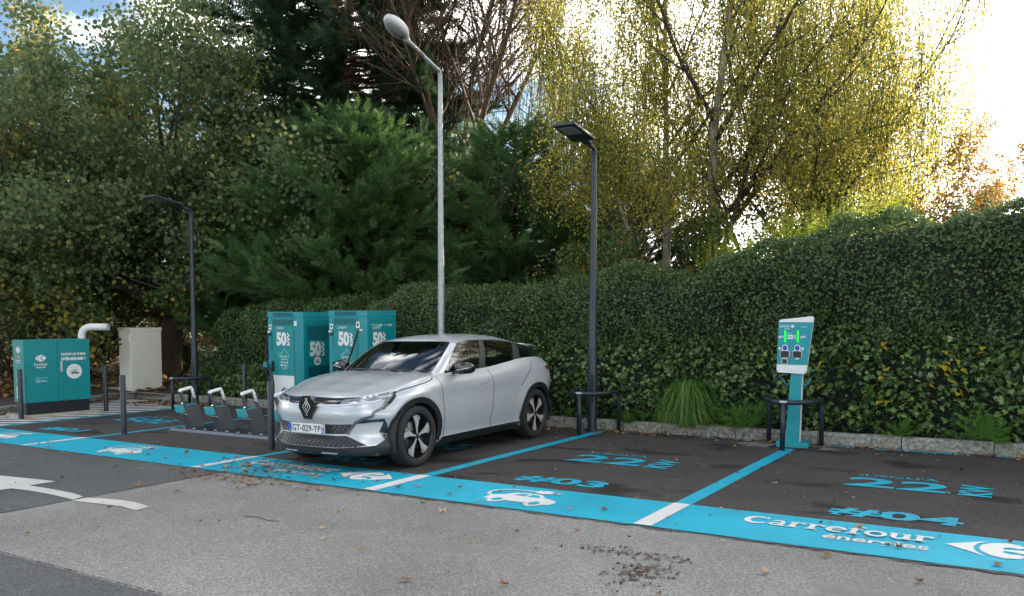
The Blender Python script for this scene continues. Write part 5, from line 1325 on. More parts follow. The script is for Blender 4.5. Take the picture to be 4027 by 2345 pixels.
# the largest leaves in view, one object each
tmpl = []
for k in range(4):
    a = np.array(IVY_V) * (1 + .12 * rng.normal(size=(10, 3))); me = bpy.data.meshes.new('ivy_leaf'); me.from_pydata((a * .095).tolist(), [], IVY_F); me.materials.append(MV['ivy']); tmpl.append(me)
ivyc = leafmat('ivy_leaf_single', [(.02, .05, .015), (.05, .11, .025), (.11, .18, .04), (.16, .22, .06)], trans=.2, rough=.35, gloss=.5, obj_random=True)
for me in tmpl: me.materials[0] = ivyc
P, Nn = ivy_pts(270, -5.0, -.1)
def orient(o, p, n, roll, scale=1.0):
    n = Vector(n).normalized(); q = n.to_track_quat('Z', 'Y').to_matrix().to_4x4(); o.matrix_world = Matrix.Translation(p) @ q @ Matrix.Rotation(roll, 4, 'Z') @ Matrix.Scale(scale, 4)
def loc_child(o, root, p, n, roll, scale=1.0):
    n = Vector(n).normalized(); q = n.to_track_quat('Z', 'Y').to_matrix().to_4x4(); o.parent = root
    m = Matrix.Translation(Vector(p) - root.location) @ q @ Matrix.Rotation(roll, 4, 'Z') @ Matrix.Scale(scale, 4); o.matrix_basis = m
for i in range(len(P)):
    o = bpy.data.objects.new('ivy_leaf', tmpl[i % 4]); COL.objects.link(o)
    loc_child(o, ivy, P[i] + Nn[i] * .05, Nn[i] + rng.normal(size=3) * .35, math.pi + rng.normal() * .7, rng.uniform(.75, 1.25))
ymes = []
for k in range(2):
    hv = np.array([(0, 0, 0), (.42, -.12, 0), (.5, .2, .03), (.25, .6, .0), (0, 1, -.1), (-.25, .6, 0), (-.5, .2, .03), (-.42, -.12, 0)]) * (.095 + .02 * k); me = bpy.data.meshes.new('yellow_leaf'); me.from_pydata(hv.tolist(), [], [(0, 1, 2, 3), (0, 3, 4, 5), (0, 5, 6, 7)]); me.materials.append(MV['ivy_yellow']); ymes.append(me)
for i in range(48):
    x = rng.normal(-1.3, .50); z = rng.normal(.84, .26); y, zf, dy, dz = hedge_surface(np.array([x]), np.array([.5]), IP)
    o = bpy.data.objects.new('yellow_leaf', ymes[i % 2]); COL.objects.link(o); o['label'] = 'yellow heart-shaped leaf'
    P1, N1 = ivy_pts(400, x - .1, x + .1); k = int(np.argmin(np.abs(P1[:, 2] - z))); loc_child(o, ivy, P1[k] + N1[k] * .09, N1[k] + rng.normal(size=3) * .3, math.pi + rng.normal() * .4, rng.uniform(.55, 1.0))

# ---- trees
def grow(base, d0, length, r0, levels, rs, kids=(5, 5, 4), shrink=.62, spread=.75, up=.15, wig=.12, start=.25, nseg=6):
    """recursive limbs; returns polylines with radii and the list of end twigs"""
    limbs, tips = [], []
    def go(p, d, ln, r, lev):
        pts = [p.copy()]; rad = [r]; q = p.copy(); dd = d.copy()
        for i in range(nseg):
            dd = dd + rs.normal(size=3) * wig + np.array([0, 0, up * .25]); dd /= np.linalg.norm(dd); q = q + dd * ln / nseg; pts.append(q.copy()); rad.append(r * (1 - .72 * (i + 1) / nseg))
        limbs.append((np.array(pts), np.array(rad), lev))
        if lev == levels: tips.append(np.array(pts)); return
        k = kids[min(lev, len(kids) - 1)]
        for j in range(k):
            t = start + (1 - start) * (j + rs.uniform(.1, .9)) / k; f = t * nseg; i = min(int(f), nseg - 1); pp = pts[i] + (pts[i + 1] - pts[i]) * (f - i)
            ax = pts[i + 1] - pts[i]; ax = ax / np.linalg.norm(ax); rnd = rs.normal(size=3); rnd -= ax * rnd.dot(ax); rnd /= np.linalg.norm(rnd); s_ = spread * rs.uniform(.7, 1.25)
            nd = ax * math.cos(s_) + rnd * math.sin(s_) + np.array([0, 0, up]); nd /= np.linalg.norm(nd); go(pp, nd, ln * shrink * (1.15 - .45 * t) * rs.uniform(.8, 1.2), rad[i] * .58, lev + 1)
        if lev < levels: go(pts[-1], dd, ln * shrink * .8, rad[-1], lev + 1)
    go(np.array(base, float), unit(np.array(d0, float)), length, r0, 0)
    return limbs, tips
def limb_mesh(name, limbs, m, parent, base, lo=0, hi=9, seg=(12, 8, 6, 4, 3)):
    V, F = [], []; n0 = 0
    for pts, rad, lev in limbs:
        if lev < lo or lev > hi: continue
        k = seg[min(lev, len(seg) - 1)]; n = len(pts); T = unit(np.gradient(pts, axis=0)); a = np.array([.31, .17, .93]); u = unit(np.cross(T, a)); w = np.cross(T, u); an = np.arange(k) * 2 * math.pi / k
        ring = pts[:, None] + rad[:, None, None] * (u[:, None] * np.cos(an)[None, :, None] + w[:, None] * np.sin(an)[None, :, None]); V.append(ring.reshape(-1, 3))
        i, j = np.meshgrid(np.arange(n - 1), np.arange(k), indexing='ij'); a_ = i * k + j; b_ = i * k + (j + 1) % k; F.append(np.stack([a_, b_, b_ + k, a_ + k], -1).reshape(-1, 4) + n0); n0 += n * k
    me = fast_mesh(name, np.vstack(V) - np.array(base), np.vstack(F)); o = link(name, me, m, parent); me.shade_smooth(); return o
def tip_leaves(name, tips, per, sig, tv, tf, size, m, parent, base, droop=0, spread=1.0, along=(0.2, 1.0), keep=None):
    P = []
    for pts in tips:
        t = rng.uniform(along[0], along[1], per) * (len(pts) - 1); i = np.minimum(t.astype(int), len(pts) - 2); P.append(pts[i] + (pts[i + 1] - pts[i]) * (t - i)[:, None])
    P = np.vstack(P); P = P + rng.normal(size=P.shape) * sig
    if keep is not None: P = P[keep(P)]
    n = len(P); yd = rand_dirs(n) + np.array([0, 0, droop]); zd = rand_dirs(n) * spread + np.array([0, 0, .6])
    o = scatter(name, tv, tf, P - np.array(base), yd, zd, rng.uniform(size * .7, size * 1.3, n), m, parent); return o, n

def tree(name, label, cat, base, group=None):
    r = empty(name, base); tag(r, label, cat, group); return r

# big lime tree at the left, forked trunk
def gz(x, y): return bedz(x, y) - .05
def lime(xd, depth, label, h, seed, leaves, lean=(0, 0), trunk_r=.27, spread=.80, size=.092, kids=(7, 6, 5, 3)):
    p = at(xd, depth); b = (p.x, p.y, gz(p.x, p.y)); r = tree('lime_tree', label, 'tree', b, 'broad-leaved trees on the left'); rs = np.random.default_rng(seed)
    limbs, tips = [], []
    # trunk, then main stems
    tr = [np.array(b), np.array(b) + (lean[0] * .3, lean[1] * .3, 1.0), np.array(b) + (lean[0] * .8, lean[1] * .8, 2.1)]; limbs.append((np.array(tr), np.array([trunk_r * 1.2, trunk_r, trunk_r * .95]), 0))
    nst = 9
    for k in range(nst):
        a = k * 2.4 + seed; el = rs.uniform(.30, 1.25) if k else .08; d = (math.cos(a) * math.sin(el) + lean[0] * .2, math.sin(a) * math.sin(el) + lean[1] * .2, math.cos(el)); st = tr[2] + (0, 0, -rs.uniform(0, .6) if k else 0)
        l2, t2 = grow(st, d, h * rs.uniform(.42, .60) * (1.2 if k == 0 else 1), trunk_r * rs.uniform(.38, .6), 3, rs, kids=kids[1:], shrink=.58, spread=spread, up=.06, wig=.10)
        limbs += [(a_, b_, c_ + 1) for a_, b_, c_ in l2]; tips += t2
    limb_mesh('trunk', limbs, M['bark'], r, b, 0, 1); limb_mesh('branches', limbs, M['bark'], r, b, 2, 4, seg=(8, 6, 5, 4, 3))
    per = max(3, int(leaves / len(tips))); o, n = tip_leaves('crown', tips, per, .24, ROUND_V, ROUND_F, size, MV['linden'], r, b, droop=-.6, along=(0, 1)); o['kind'] = 'stuff'
    return r, len(tips), n
print(lime(418, 22.5, 'large dark lime tree with a thick forked trunk behind the cream cabinet', 11.2, 3, 95000, lean=(.25, .1))[1:])
print(lime(150, 21.5, 'lime tree with greyish leaves at the far left, lower than its neighbour', 5.5, 12, 70000, lean=(-.1, .1), trunk_r=.18)[1:])
print(lime(560, 27.0, 'lime tree behind the big one, reaching into the dark conifers', 8.2, 21, 16000, trunk_r=.2)[1:])

# conifers made of drooping-tipped plumes
def conifer(name, xd, depth, label, h, rad, nb, m, seed, bark='bark_red', zlo=.3, top_pow=.8, plume=.75, per=15, fsize=.30, up=.45, keepf=None, asym=None, cat='conifer', group=None, droop=.0, xo=None):
    p = at(xd, depth) if xo is None else Vector(xo); b = np.array((p.x, p.y, gz(p.x, p.y))); r = tree(name, label, cat, tuple(b), group); rs = np.random.default_rng(seed)
    limbs = []; tr = np.array([b + np.array([rs.normal() * .03 * i, rs.normal() * .03 * i, h * i / 8]) for i in range(9)]); limbs.append((tr, np.linspace(max(.10, h * .018), .02, 9), 0))
    FP, FD, FN = [], [], []
    for k in range(nb):
        u = (k + rs.uniform()) / nb; z = zlo + (h - zlo) * u ** 1.05; a = k * 2.39996 + rs.normal() * .3; R_ = rad * max(0.03, (1 - u) ** top_pow) * rs.uniform(.5, 1.15) + .12
        if asym: R_ *= asym(a, z)
        c = b + np.array([0, 0, z]); d = np.array([math.cos(a), math.sin(a), 0.]); n = 6; pts = [c]
        for i in range(1, n + 1):
            t = i / n; pts.append(c + d * R_ * t + np.array([0, 0, up * R_ * (t ** 1.3) * (.55 + .45 * u) - droop * R_ * t * t]) + rs.normal(size=3) * .03)
        pts = np.array(pts); limbs.append((pts, np.linspace(.02 + .012 * R_, .006, n + 1), 1))
        # plumes hang all along the outer part of each limb
        npl = max(2, int(R_ / plume * 3.2))
        for q in range(npl):
            t = .30 + .70 * (q + rs.uniform()) / npl; f = t * n; i = min(int(f), n - 1); s = pts[i] + (pts[i + 1] - pts[i]) * (f - i); ax = unit(pts[i + 1] - pts[i]); side = unit(np.cross(ax, (0, 0, 1))) * rs.choice([-1, 1]) * rs.uniform(.2, 1)
            pd = unit(ax * 1.0 + side * .65 + np.array([0, 0, .38 + rs.normal() * .22])); L_ = plume * rs.uniform(.6, 1.1) * (1.1 - .4 * t)
            tt = rs.uniform(0, 1, per); ang = rs.uniform(-.62, .62, per)[:, None]; sd = unit(np.cross(pd, rs.normal(size=3)))
            FP.append(s + pd * (tt * L_)[:, None] - np.array([0, 0, 1.]) * (.18 * L_ * tt ** 2)[:, None]); FD.append(unit(pd * (1 - .25 * np.abs(ang)) + sd * ang + np.array([0, 0, -.12])) ); FN.append(unit(np.array([0, 0, 1.]) + rs.normal(size=(per, 3)) * .55 + d * .5))
    limb_mesh('trunk', limbs, M[bark], r, b, 0, 0); limb_mesh('branches', limbs, M[bark], r, b, 1, 1, seg=(6, 4))
    P = np.vstack(FP); Dd = np.vstack(FD); Nn_ = np.vstack(FN)
    if keepf is not None: k_ = keepf(P); P, Dd, Nn_ = P[k_], Dd[k_], Nn_[k_]
    o = scatter('crown', FR_V, FR_F, P - b, Dd, Nn_, rng.uniform(fsize * .6, fsize * 1.25, len(P)), m, r); o['kind'] = 'stuff'; return len(P)
print('con', conifer('cypress_tree', 880, 19.3, 'bright green feathery cypress with a pale sunlit tip, in front of the taller conifers', 5.7, 3.1, 300, MV['cypress'], 5, top_pow=.62, plume=.80, per=20, fsize=.25, zlo=1.2))
print('con', conifer('cypress_tree', 640, 21.0, 'feathery green cypress between the lime trees and the bright one', 5.6, 2.3, 200, MV['cypress'], 6, top_pow=.7, plume=.75, per=18, fsize=.25, zlo=.8))
print('con', conifer('dark_conifer', 850, 23.5, 'very dark tall conifer left of the tall street lamp, its top out of the picture', 13.5, 4.4, 460, MV['cypress_dark'], 8, top_pow=.40, plume=.95, per=16, fsize=.40, zlo=1.0, up=.25, droop=.2))
print('con', conifer('cypress_tree', 1270, 19.6, 'low dark conifer mass between the tall street lamp and the slim lamp post', 5.4, 3.0, 260, MV['cypress'], 9, top_pow=.6, plume=.7, per=11, fsize=.30))
print('con', conifer('dark_conifer', 1060, 21.5, 'dark conifer directly behind the tall street lamp', 5.6, 2.6, 180, MV['cypress_dark'], 10, top_pow=.5, plume=.7, per=11, fsize=.32))
print('con', conifer('dark_conifer', 1560, 21.5, 'dark conifer in the shade behind the birch stems', 4.4, 2.4, 150, MV['cypress_dark'], 14, top_pow=.5, plume=.7, per=10, fsize=.32))
print('con', conifer('golden_conifer', -15, 30, 'yellow-green conifer cut by the left edge of the picture', 9.4, 2.2, 150, MV['gold_cypress'], 15, plume=.8, per=9, fsize=.42))
print('con', conifer('golden_conifer', 85, 31, 'slender conifer tip showing above the lime tree on the left', 11.0, 2.0, 150, MV['gold_cypress'], 16, plume=.8, per=9, fsize=.42))

# bare-branched conifer with brown twigs behind the street lamp
p = at(1130, 22.5); b = np.array((p.x, p.y, gz(p.x, p.y))); r = tree('half_bare_pine', 'half-bare brown-twigged conifer with many upswept limbs behind the tall street lamp', 'tree', tuple(b)); rs = np.random.default_rng(31)
limbs, tips = [], []
for k in range(8):
    a = k * 2.4; el = [.03, .22, .34, .45, .28, .55, .62, .40][k]; l2, t2 = grow(b + np.array([0, 0, 2.8 + .25 * k]), (math.cos(a) * math.sin(el), math.sin(a) * math.sin(el), math.cos(el)), rs.uniform(6.5, 9.5), .095, 2, rs, kids=(16, 12), shrink=.38, spread=.80, up=.12, wig=.05, start=.22); limbs += l2; tips += t2
limbs.append((np.array([b, b + (0, 0, 2.5), b + (0, 0, 4.5)]), np.array([.24, .2, .14]), 0))
limb_mesh('trunk', limbs, M['bark_red'], r, b, 0, 0); limb_mesh('branches', limbs, M['twig'], r, b, 1, 2, seg=(8, 4, 3))
tw = []
for pts in tips:
    for q in range(5):
        i = rs.integers(1, len(pts)); d = unit(rs.normal(size=3) + np.array([0, 0, -.2])); tw.append((np.array([pts[i], pts[i] + d * .22, pts[i] + d * .40 + (0, 0, -.05)]), np.array([.006, .005, .003]), 4))
o = limb_mesh('twigs', tw, M['twig'], r, b, 4, 4); o['kind'] = 'stuff'
o, n = tip_leaves('crown', tips, 8, .18, FR_V, FR_F, .17, MV['larch'], r, b, droop=-.3, keep=lambda P: ((np.sin(P[:, 0] * 1.3 + P[:, 2] * .9) + np.sin(P[:, 1] * 1.9)) > .1) & (P[:, 2] > 4.6)); o['kind'] = 'stuff'

# birches with hanging strands
def birch(xd, depth, label, stems, seed, nst, per, m, h=9, size=.052, strand=(.5, 1.6), bark='birch_bark', trunk_r=.13, group=None, kids=(7, 6), zmin=3.9, latmin=-9, latmax=9):
    kids = (kids[0] + 2, kids[1] + 2)
    p = at(xd, depth); b = np.array((p.x, p.y, gz(p.x, p.y))); r = tree('birch_tree', label, 'birch', tuple(b), group); rs = np.random.default_rng(seed); limbs, tips = [], []
    for d, l_, rr in stems:
        l2, t2 = grow(b, d, l_, rr, 2, rs, kids=kids, shrink=.50, spread=.75, up=.10, wig=.055, start=.18, nseg=8); limbs += l2; tips += t2
    limb_mesh('trunk', limbs, M[bark], r, b, 0, 0); limb_mesh('branches', limbs, M['bark'], r, b, 1, 2, seg=(8, 5, 4))
    st = []; LP = []
    for k in range(nst):
        t = tips[rs.integers(len(tips))]; i = rs.integers(1, len(t)); p0 = t[i] + rs.normal(size=3) * .26; ln = rs.uniform(*strand); zm = zmin + rs.normal() * .35
        if p0[2] < zm + .3 and rs.uniform() > .04: continue
        ln = min(ln, max(.25, p0[2] - zm)); w = rs.normal(size=2) * .15; n = 5
        pts = np.array([p0 + np.array([w[0] * q / n + .04 * math.sin(q), w[1] * q / n, -ln * (q / n) ** 1.1 + .06 * math.sin(q * 3.1 / n)]) for q in range(n + 1)]); st.append((pts, np.full(n + 1, .0045), 4))
        tt = rs.uniform(0, n, per); ii = np.minimum(tt.astype(int), n - 1); LP.append(pts[ii] + (pts[ii + 1] - pts[ii]) * (tt - ii)[:, None] + rs.normal(size=(per, 3)) * .085)
    o = limb_mesh('strands', st, M['twig'], r, b, 4, 4); o['kind'] = 'stuff'
    P = np.vstack(LP); q_ = (P - b) @ np.array([CR.x, CR.y, 0]); P = P[(q_ > latmin + rs.normal(size=len(P)) * .25) & (q_ < latmax + rs.normal(size=len(P)) * .3)]; n = len(P); o = scatter('crown', LEAF_V, LEAF_F, P - b, rand_dirs(n) * .8 + np.array([0, 0, -.8]), rand_dirs(n), rng.uniform(size * .7, size * 1.25, n), m, r, widen=np.full(n, 1.25)); o['kind'] = 'stuff'; return n
def dirw(rt, up_, fw=0): return (CR.x * rt + CF.x * fw, CR.y * rt + CF.y * fw, up_)
print('birch', birch(1730, 17.0, 'leaning birch with a forked trunk, centre of the yellowing birches', [(dirw(.14, 1), 7.8, .16), (dirw(-.62, 1), 4.6, .08), (dirw(.85, .85), 6.8, .10)], 41, 3000, 32, MV['birch'], latmin=-3.5, latmax=3.9, group='yellowing birches behind the hedge'))
print('birch', birch(1640, 18.6, 'slender pale-stemmed birch just left of the leaning one', [(dirw(.0, 1), 8.5, .11), (dirw(-.45, 1, .1), 7.2, .07)], 42, 1900, 30, MV['birch'], latmin=-2.9, group='yellowing birches behind the hedge'))
print('birch', birch(1950, 18.4, 'birch nearest the open sky on the right of the group', [(dirw(.0, 1), 8.0, .09), (dirw(-.45, 1, .1), 7.0, .07), (dirw(.22, 1), 6.4, .07), (dirw(.6, .9), 3.6, .05)], 43, 2500, 30, MV['birch'], latmax=2.3, group='yellowing birches behind the hedge'))
print('birch', birch(2215, 29.0, 'small airy orange birch standing alone against the bright sky', [(dirw(-.05, 1), 6.6, .10), (dirw(.30, 1), 5.4, .06), (dirw(-.32, 1), 5.0, .06), (dirw(.6, .8), 3.8, .05)], 44, 1900, 20, MV['birch_far'], size=.09, strand=(.4, 1.1), kids=(6, 5), zmin=1.5))
print('birch', birch(2080, 30.0, 'orange birch far behind, seen through the nearer branches', [(dirw(-.05, 1), 6.6, .10), (dirw(.35, 1), 4.6, .06), (dirw(-.4, 1), 4.4, .06)], 45, 1000, 18, MV['birch_far'], size=.10, strand=(.4, 1.0), kids=(6, 4), zmin=2))
# the long strands hanging beside the lamp post
p = at(1440, 14.6); b = np.array((p.x, p.y, 4.9)); 

# shrubs and undergrowth
def shrub(name, xd, depth, w, h, n, m, label, seed, size=.06, tv=LEAF_V, tf=LEAF_F, cat='shrub', group=None, berries=0, z=None, d=None):
    p = at(xd, depth); zb = gz(p.x, p.y) if z is None else z; b = np.array((p.x, p.y, zb)); r = tree(name, label, cat, tuple(b), group); rs = np.random.default_rng(seed)
    # several lobes filled with leaf clumps
    nl = max(6, int(w * h * 2.0)); q = []
    limbs = []
    for k in range(nl):
        a = rs.uniform(0, 6.28); rr = math.sqrt(rs.uniform()) * .85; c = b + np.array([CR.x * math.cos(a) * rr * w + CF.x * math.sin(a) * rr * (d or w * .5), CR.y * math.cos(a) * rr * w + CF.y * math.sin(a) * rr * (d or w * .5), h * rs.uniform(.15, .88) * (1 - .35 * rr * rr)]); s_ = rs.uniform(.25, .45) * min(w, h) ** .5
        k_ = n // nl; u = unit(rs.normal(size=(k_, 3))) * (rs.uniform(0, 1, k_) ** .4)[:, None] * s_; q.append(c + u)
        limbs.append((np.array([b + (c - b) * np.array([.15, .15, 0]), b + (c - b) * np.array([.6, .6, .5]), c]), np.array([.03, .02, .008]), 1))
    limb_mesh('branches', limbs, M['twig'], r, b, 1, 1, seg=(5, 5))
    P = np.vstack(q); P = P[P[:, 2] > zb + .02]; nn = len(P); o = scatter('crown', tv, tf, P - b, rand_dirs(nn), rand_dirs(nn) + np.array([0, 0, .6]), rng.uniform(size * .6, size * 1.3, nn), m, r); o['kind'] = 'stuff'
    if berries:
        BP = []
        for k in range(berries):
            c = P[rs.integers(nn)]; BP.append(c + rs.normal(size=(26, 3)) * np.array([.055, .055, .035]))
        BP = np.vstack(BP); o = scatter('berries', ROUND_V, ROUND_F, BP - b, rand_dirs(len(BP)), rand_dirs(len(BP)), np.full(len(BP), .022), MV['berry'], r); o['kind'] = 'stuff'
    return r
SG_ = 'dark shrubs behind the hedge'
shrub('rowan_shrub', 1560, 15.2, 1.6, 4.0, 9500, MV['shrub'], 'dark shrub with orange berries, left of the birch trunks', 51, .075, berries=16, group=SG_)
shrub('rowan_shrub', 1800, 15.6, 1.7, 4.2, 10500, MV['shrub'], 'berry shrub directly under the leaning birch', 52, .075, berries=18, group=SG_)
shrub('rowan_shrub', 2030, 16.0, 1.6, 4.3, 9000, MV['shrub'], 'berry shrub above the yellow-green hedge shoots', 53, .075, berries=10, group=SG_)
shrub('rowan_shrub', 1920, 17.2, 1.7, 4.3, 8000, MV['shrub'], 'leafy shrub filling the gap behind the hedge shoots', 58, .075, berries=8, group=SG_)
shrub('rowan_shrub', 1340, 16.5, 1.4, 2.8, 4600, MV['shrub'], 'low dark shrub between the two lamp posts', 54, .07, group=SG_)
shrub('background_shrub', 1700, 22, 3.4, 3.4, 5200, MV['dark_bush'], 'dark undergrowth deep behind the birches', 55, .12, group=SG_)
shrub('background_shrub', 1250, 24, 3.6, 3.6, 5200, MV['dark_bush'], 'dark undergrowth deep behind the conifers', 56, .12, group=SG_)
shrub('background_shrub', 2160, 21, 1.6, 3.3, 3600, MV['shrub'], 'dark leafy shrub at the right end of the birches', 57, .09, group=SG_)
LGp = 'bushes under the trees on the left'
shrub('laurel_bush', 40, 21, 2.8, 2.9, 6500, MV['dark_bush'], 'dark brownish bush behind the teal cabinet, cut by the left edge', 61, .10, group=LGp)
shrub('laurel_bush', 170, 23.5, 2.2, 2.3, 5200, MV['dark_bush'], 'dark bush just left of the white bent pipe', 62, .10, group=LGp)
shrub('laurel_bush', 330, 31, 2.6, 1.6, 4200, MV['dark_bush'], 'low bush beyond the cream cabinet', 63, .10, group=LGp)
shrub('laurel_bush', 470, 24, 1.7, 1.15, 4200, MV['shrub'], 'low green bush right of the thick trunk', 64, .08, group=LGp)
shrub('laurel_bush', 620, 26, 3.2, 2.6, 5600, MV['dark_bush'], 'dark bush between the lime tree and the hedge end', 65, .11, group=LGp)
FGp = 'sunlit bushes far behind the trees'
shrub('sunlit_bush', 300, 44, 5.5, 4.6, 6500, MV['far_bush'], 'bright yellow-green bush far behind the bent pipe', 71, .22, group=FGp, z=0)
shrub('sunlit_bush', 560, 60, 7.0, 5.2, 6000, MV['far_bush'], 'bright yellow bush above the pale building', 72, .28, group=FGp, z=0)
shrub('sunlit_bush', 90, 48, 5.5, 4.6, 5200, MV['far_bush'], 'sunlit bush far off behind the teal cabinet', 73, .24, group=FGp, z=0)
shrub('sunlit_bush', 760, 52, 6.5, 6.2, 5200, MV['far_bush'], 'golden bush glimpsed under the conifers', 74, .26, group=FGp, z=0)
shrub('sunlit_bush', 1400, 50, 9, 5.0, 5200, MV['dark_bush'], 'distant bush closing the view between the conifers', 75, .26, group=FGp, z=0)
# clipped dark hedge block at the end of the long hedge
# ---- grass tuft, ferny weeds, dock plants at the kerb
def blades(name, label, cat, base, n, h, spread, width, m, seed, arch_=.9, group=None, ang=None):
    r = empty(name, base); tag(r, label, cat, group); rs = np.random.default_rng(seed); V, F = [], []; k = 0; S_ = 6
    for i in range(n):
        a = rs.uniform(0, 6.283) if ang is None else rs.normal(ang[0], ang[1]); hh = h * rs.uniform(.3, 1.12); out = spread * rs.uniform(.1, 1.15); d = np.array([math.cos(a), math.sin(a), 0]); sd = np.array([-d[1], d[0], 0]); b0_ = d * rs.uniform(0, .12) + np.array([0, 0, 0])
        for j in range(S_ + 1):
            t = j / S_; c = b0_ + d * out * t ** 1.3 + np.array([0, 0, hh * (t * (1.0 + 1.9 * arch_) - arch_ * 2.8 * t * t)]); w = width * (1 - t) ** .7 + .0006; V += [c + sd * w, c - sd * w]
        for j in range(S_): F.append((k, k + 1, k + 3, k + 2)); k += 2
        k += 2
    o = link('blades', fast_mesh('blades', np.array(V), np.array(F)), m, r); o['kind'] = 'stuff'; return r
blades('grass_tuft', 'large arching tuft of long grass spilling over the kerb between the two posts', 'grass', (-4.06, 11.14, .13), 1100, .80, .58, .0050, MV['grass'], 81, 1.0)
blades('tall_grass', 'taller thin grass growing up into the ivy behind the tuft', 'grass', (-4.15, 11.18, .15), 110, .85, .38, .0035, MV['grass'], 82, .1)
blades('grass_clump', 'short grass at the kerb right of the lamp post guard', 'grass', (-5.0, 11.17, .13), 260, .22, .26, .0035, MV['grass'], 83, .6)
def ferny(base, label, n, h, seed, size=.16, group='ferny weeds at the kerb'):
    r = empty('ferny_weed', base); tag(r, label, 'weed', group); rs = np.random.default_rng(seed); P = []; Y = []; Z = []
    for i in range(n):
        a = rs.uniform(0, 6.283); el = rs.uniform(.15, 1.2); d = np.array([math.cos(a) * math.cos(el), math.sin(a) * math.cos(el) - .15, math.sin(el)]); l_ = h * rs.uniform(.1, .9); P.append(d * l_); Y.append(d + rs.normal(size=3) * .25); Z.append(np.array([0, -.3, 1]) + rs.normal(size=3) * .4)
    o = scatter('leaves', FR_V, FR_F, np.array(P), np.array(Y), np.array(Z), rs.uniform(size * .6, size * 1.2, n), MV['weed'], r); o['kind'] = 'stuff'
ferny((-3.22, 11.10, .16), 'ferny green weed hanging over the kerb left of the charging post', 130, .40, 91)
ferny((-.42, 11.10, .16), 'ferny green weed hanging over the kerb near the right edge', 120, .36, 92)
ferny((-1.35, 11.16, .15), 'small ferny weed at the kerb under the yellow leaves', 70, .22, 93, .12)
def broad(base, label, n, seed, size=.17):
    r = empty('broadleaf_weed', base); tag(r, label, 'weed', 'broad-leaved weeds along the kerb'); rs = np.random.default_rng(seed)
    for i in range(n):
        a = rs.uniform(0, 6.283); el = rs.uniform(.3, 1.1); d = Vector((math.cos(a) * math.cos(el), math.sin(a) * math.cos(el) * .5 - .1, math.sin(el))); s_ = size * rs.uniform(.6, 1.2)
        v = np.array([(0, 0, 0), (.05, .25, .01), (.17, .55, .03), (.14, .85, .0), (0, 1.05, -.08), (-.14, .85, .0), (-.17, .55, .03), (-.05, .25, .01), (0, .55, -.02)]) * s_; x = d.cross(Vector((0, 0, 1))).normalized(); z = x.cross(d).normalized()
        me = bpy.data.meshes.new('leaf'); me.from_pydata([tuple(x * q[0] + d * q[1] + z * q[2] + d * .03) for q in v], [], [(0, 1, 8), (1, 2, 8), (2, 3, 8), (3, 4, 8), (4, 5, 8), (5, 6, 8), (6, 7, 8), (7, 0, 8)]); link('leaf', me, MV['weed'], r)
for i, (x, lab) in enumerate(((-5.95, 'broad-leaved weed behind the rear wheel of the car'), (-5.62, 'broad-leaved weed left of the slim lamp post'), (-4.75, 'broad-leaved weed right of the lamp post guard'), (-4.5, 'broad-leaved weed just left of the grass tuft'), (-6.3, 'broad-leaved weed half hidden by the car'))): broad((x, 11.17, .15), lab, 13, 100 + i)
for i, (xd, dp, lab) in enumerate(((0, 0, ''),)): pass
ferny((-15.6, 11.5, .14), 'low green weed at the kerb corner by the cream cabinet', 80, .22, 95, .12); 
# ================================================================== fallen leaves
rl = np.random.default_rng(99)
def maple(rs, s):
    n = 11; pts = []
    for k in range(n):
        a = 2 * math.pi * k / n; r_ = s * (.5 if k % 2 else .95) * rs.uniform(.75, 1.15); pts.append((math.cos(a) * r_ * .8, math.sin(a) * r_, 0))
    v = [(0, 0, .012 * rs.uniform(0, 1))] + [(x, y, .006 + abs(rs.normal()) * .012 * (1 if k % 2 == 0 else .4)) for k, (x, y, _) in enumerate(pts)]
    return v, [(0, 1 + k, 1 + (k + 1) % n) for k in range(n)]
LM = []
for k in range(8):
    v, f = maple(rl, .040 if k < 5 else .026); me = bpy.data.meshes.new('fallen_leaf'); me.from_pydata(v, [], f); me.materials.append(MV['dead_obj']); LM.append(me)
spots = []
def put(n, fx, fy):
    for _ in range(n): spots.append((float(fx()), float(fy())))
U = rl.uniform
put(60, lambda: U(-5.2, 1.2), lambda: U(6.9, 10.9)); put(26, lambda: U(-5.2, 1.0), lambda: rl.normal(10.7, .25)); put(30, lambda: U(-5.2, .6), lambda: U(5.95, 6.78))
put(34, lambda: U(-11.5, -5.4), lambda: U(6.0, 6.8)); put(26, lambda: rl.normal(-7.0, .45), lambda: rl.normal(6.25, .25)); put(18, lambda: rl.normal(-6.9, .6), lambda: rl.normal(5.7, .15))
put(40, lambda: U(-7.0, -.3), lambda: U(3.2, 5.8)); put(26, lambda: U(-14, -8), lambda: U(6.9, 10.6)); put(14, lambda: U(-12, -7), lambda: U(4.4, 5.9)); put(16, lambda: U(-6.4, -4.6), lambda: U(10.0, 10.95))
spots = [s for s in spots if not (-7.6 < s[0] < -5.65 and 6.5 < s[1] < 10.7) and not (-11.3 < s[0] < -8.7 and 7.9 < s[1] < 8.6)][:290]
def zone(x, y):
    if y > 10.35: return 'fallen brown leaf lying on the dark asphalt along the kerb', 'fallen leaves along the kerb'
    if y > 6.8: return 'fallen brown leaf lying on the dark asphalt of a charging bay', 'fallen leaves in the bays'
    if y > 5.9: return 'fallen brown leaf lying on the cyan painted band', 'fallen leaves on the cyan band'
    return 'fallen brown leaf lying on the grey road in front of the bays', 'fallen leaves on the road'
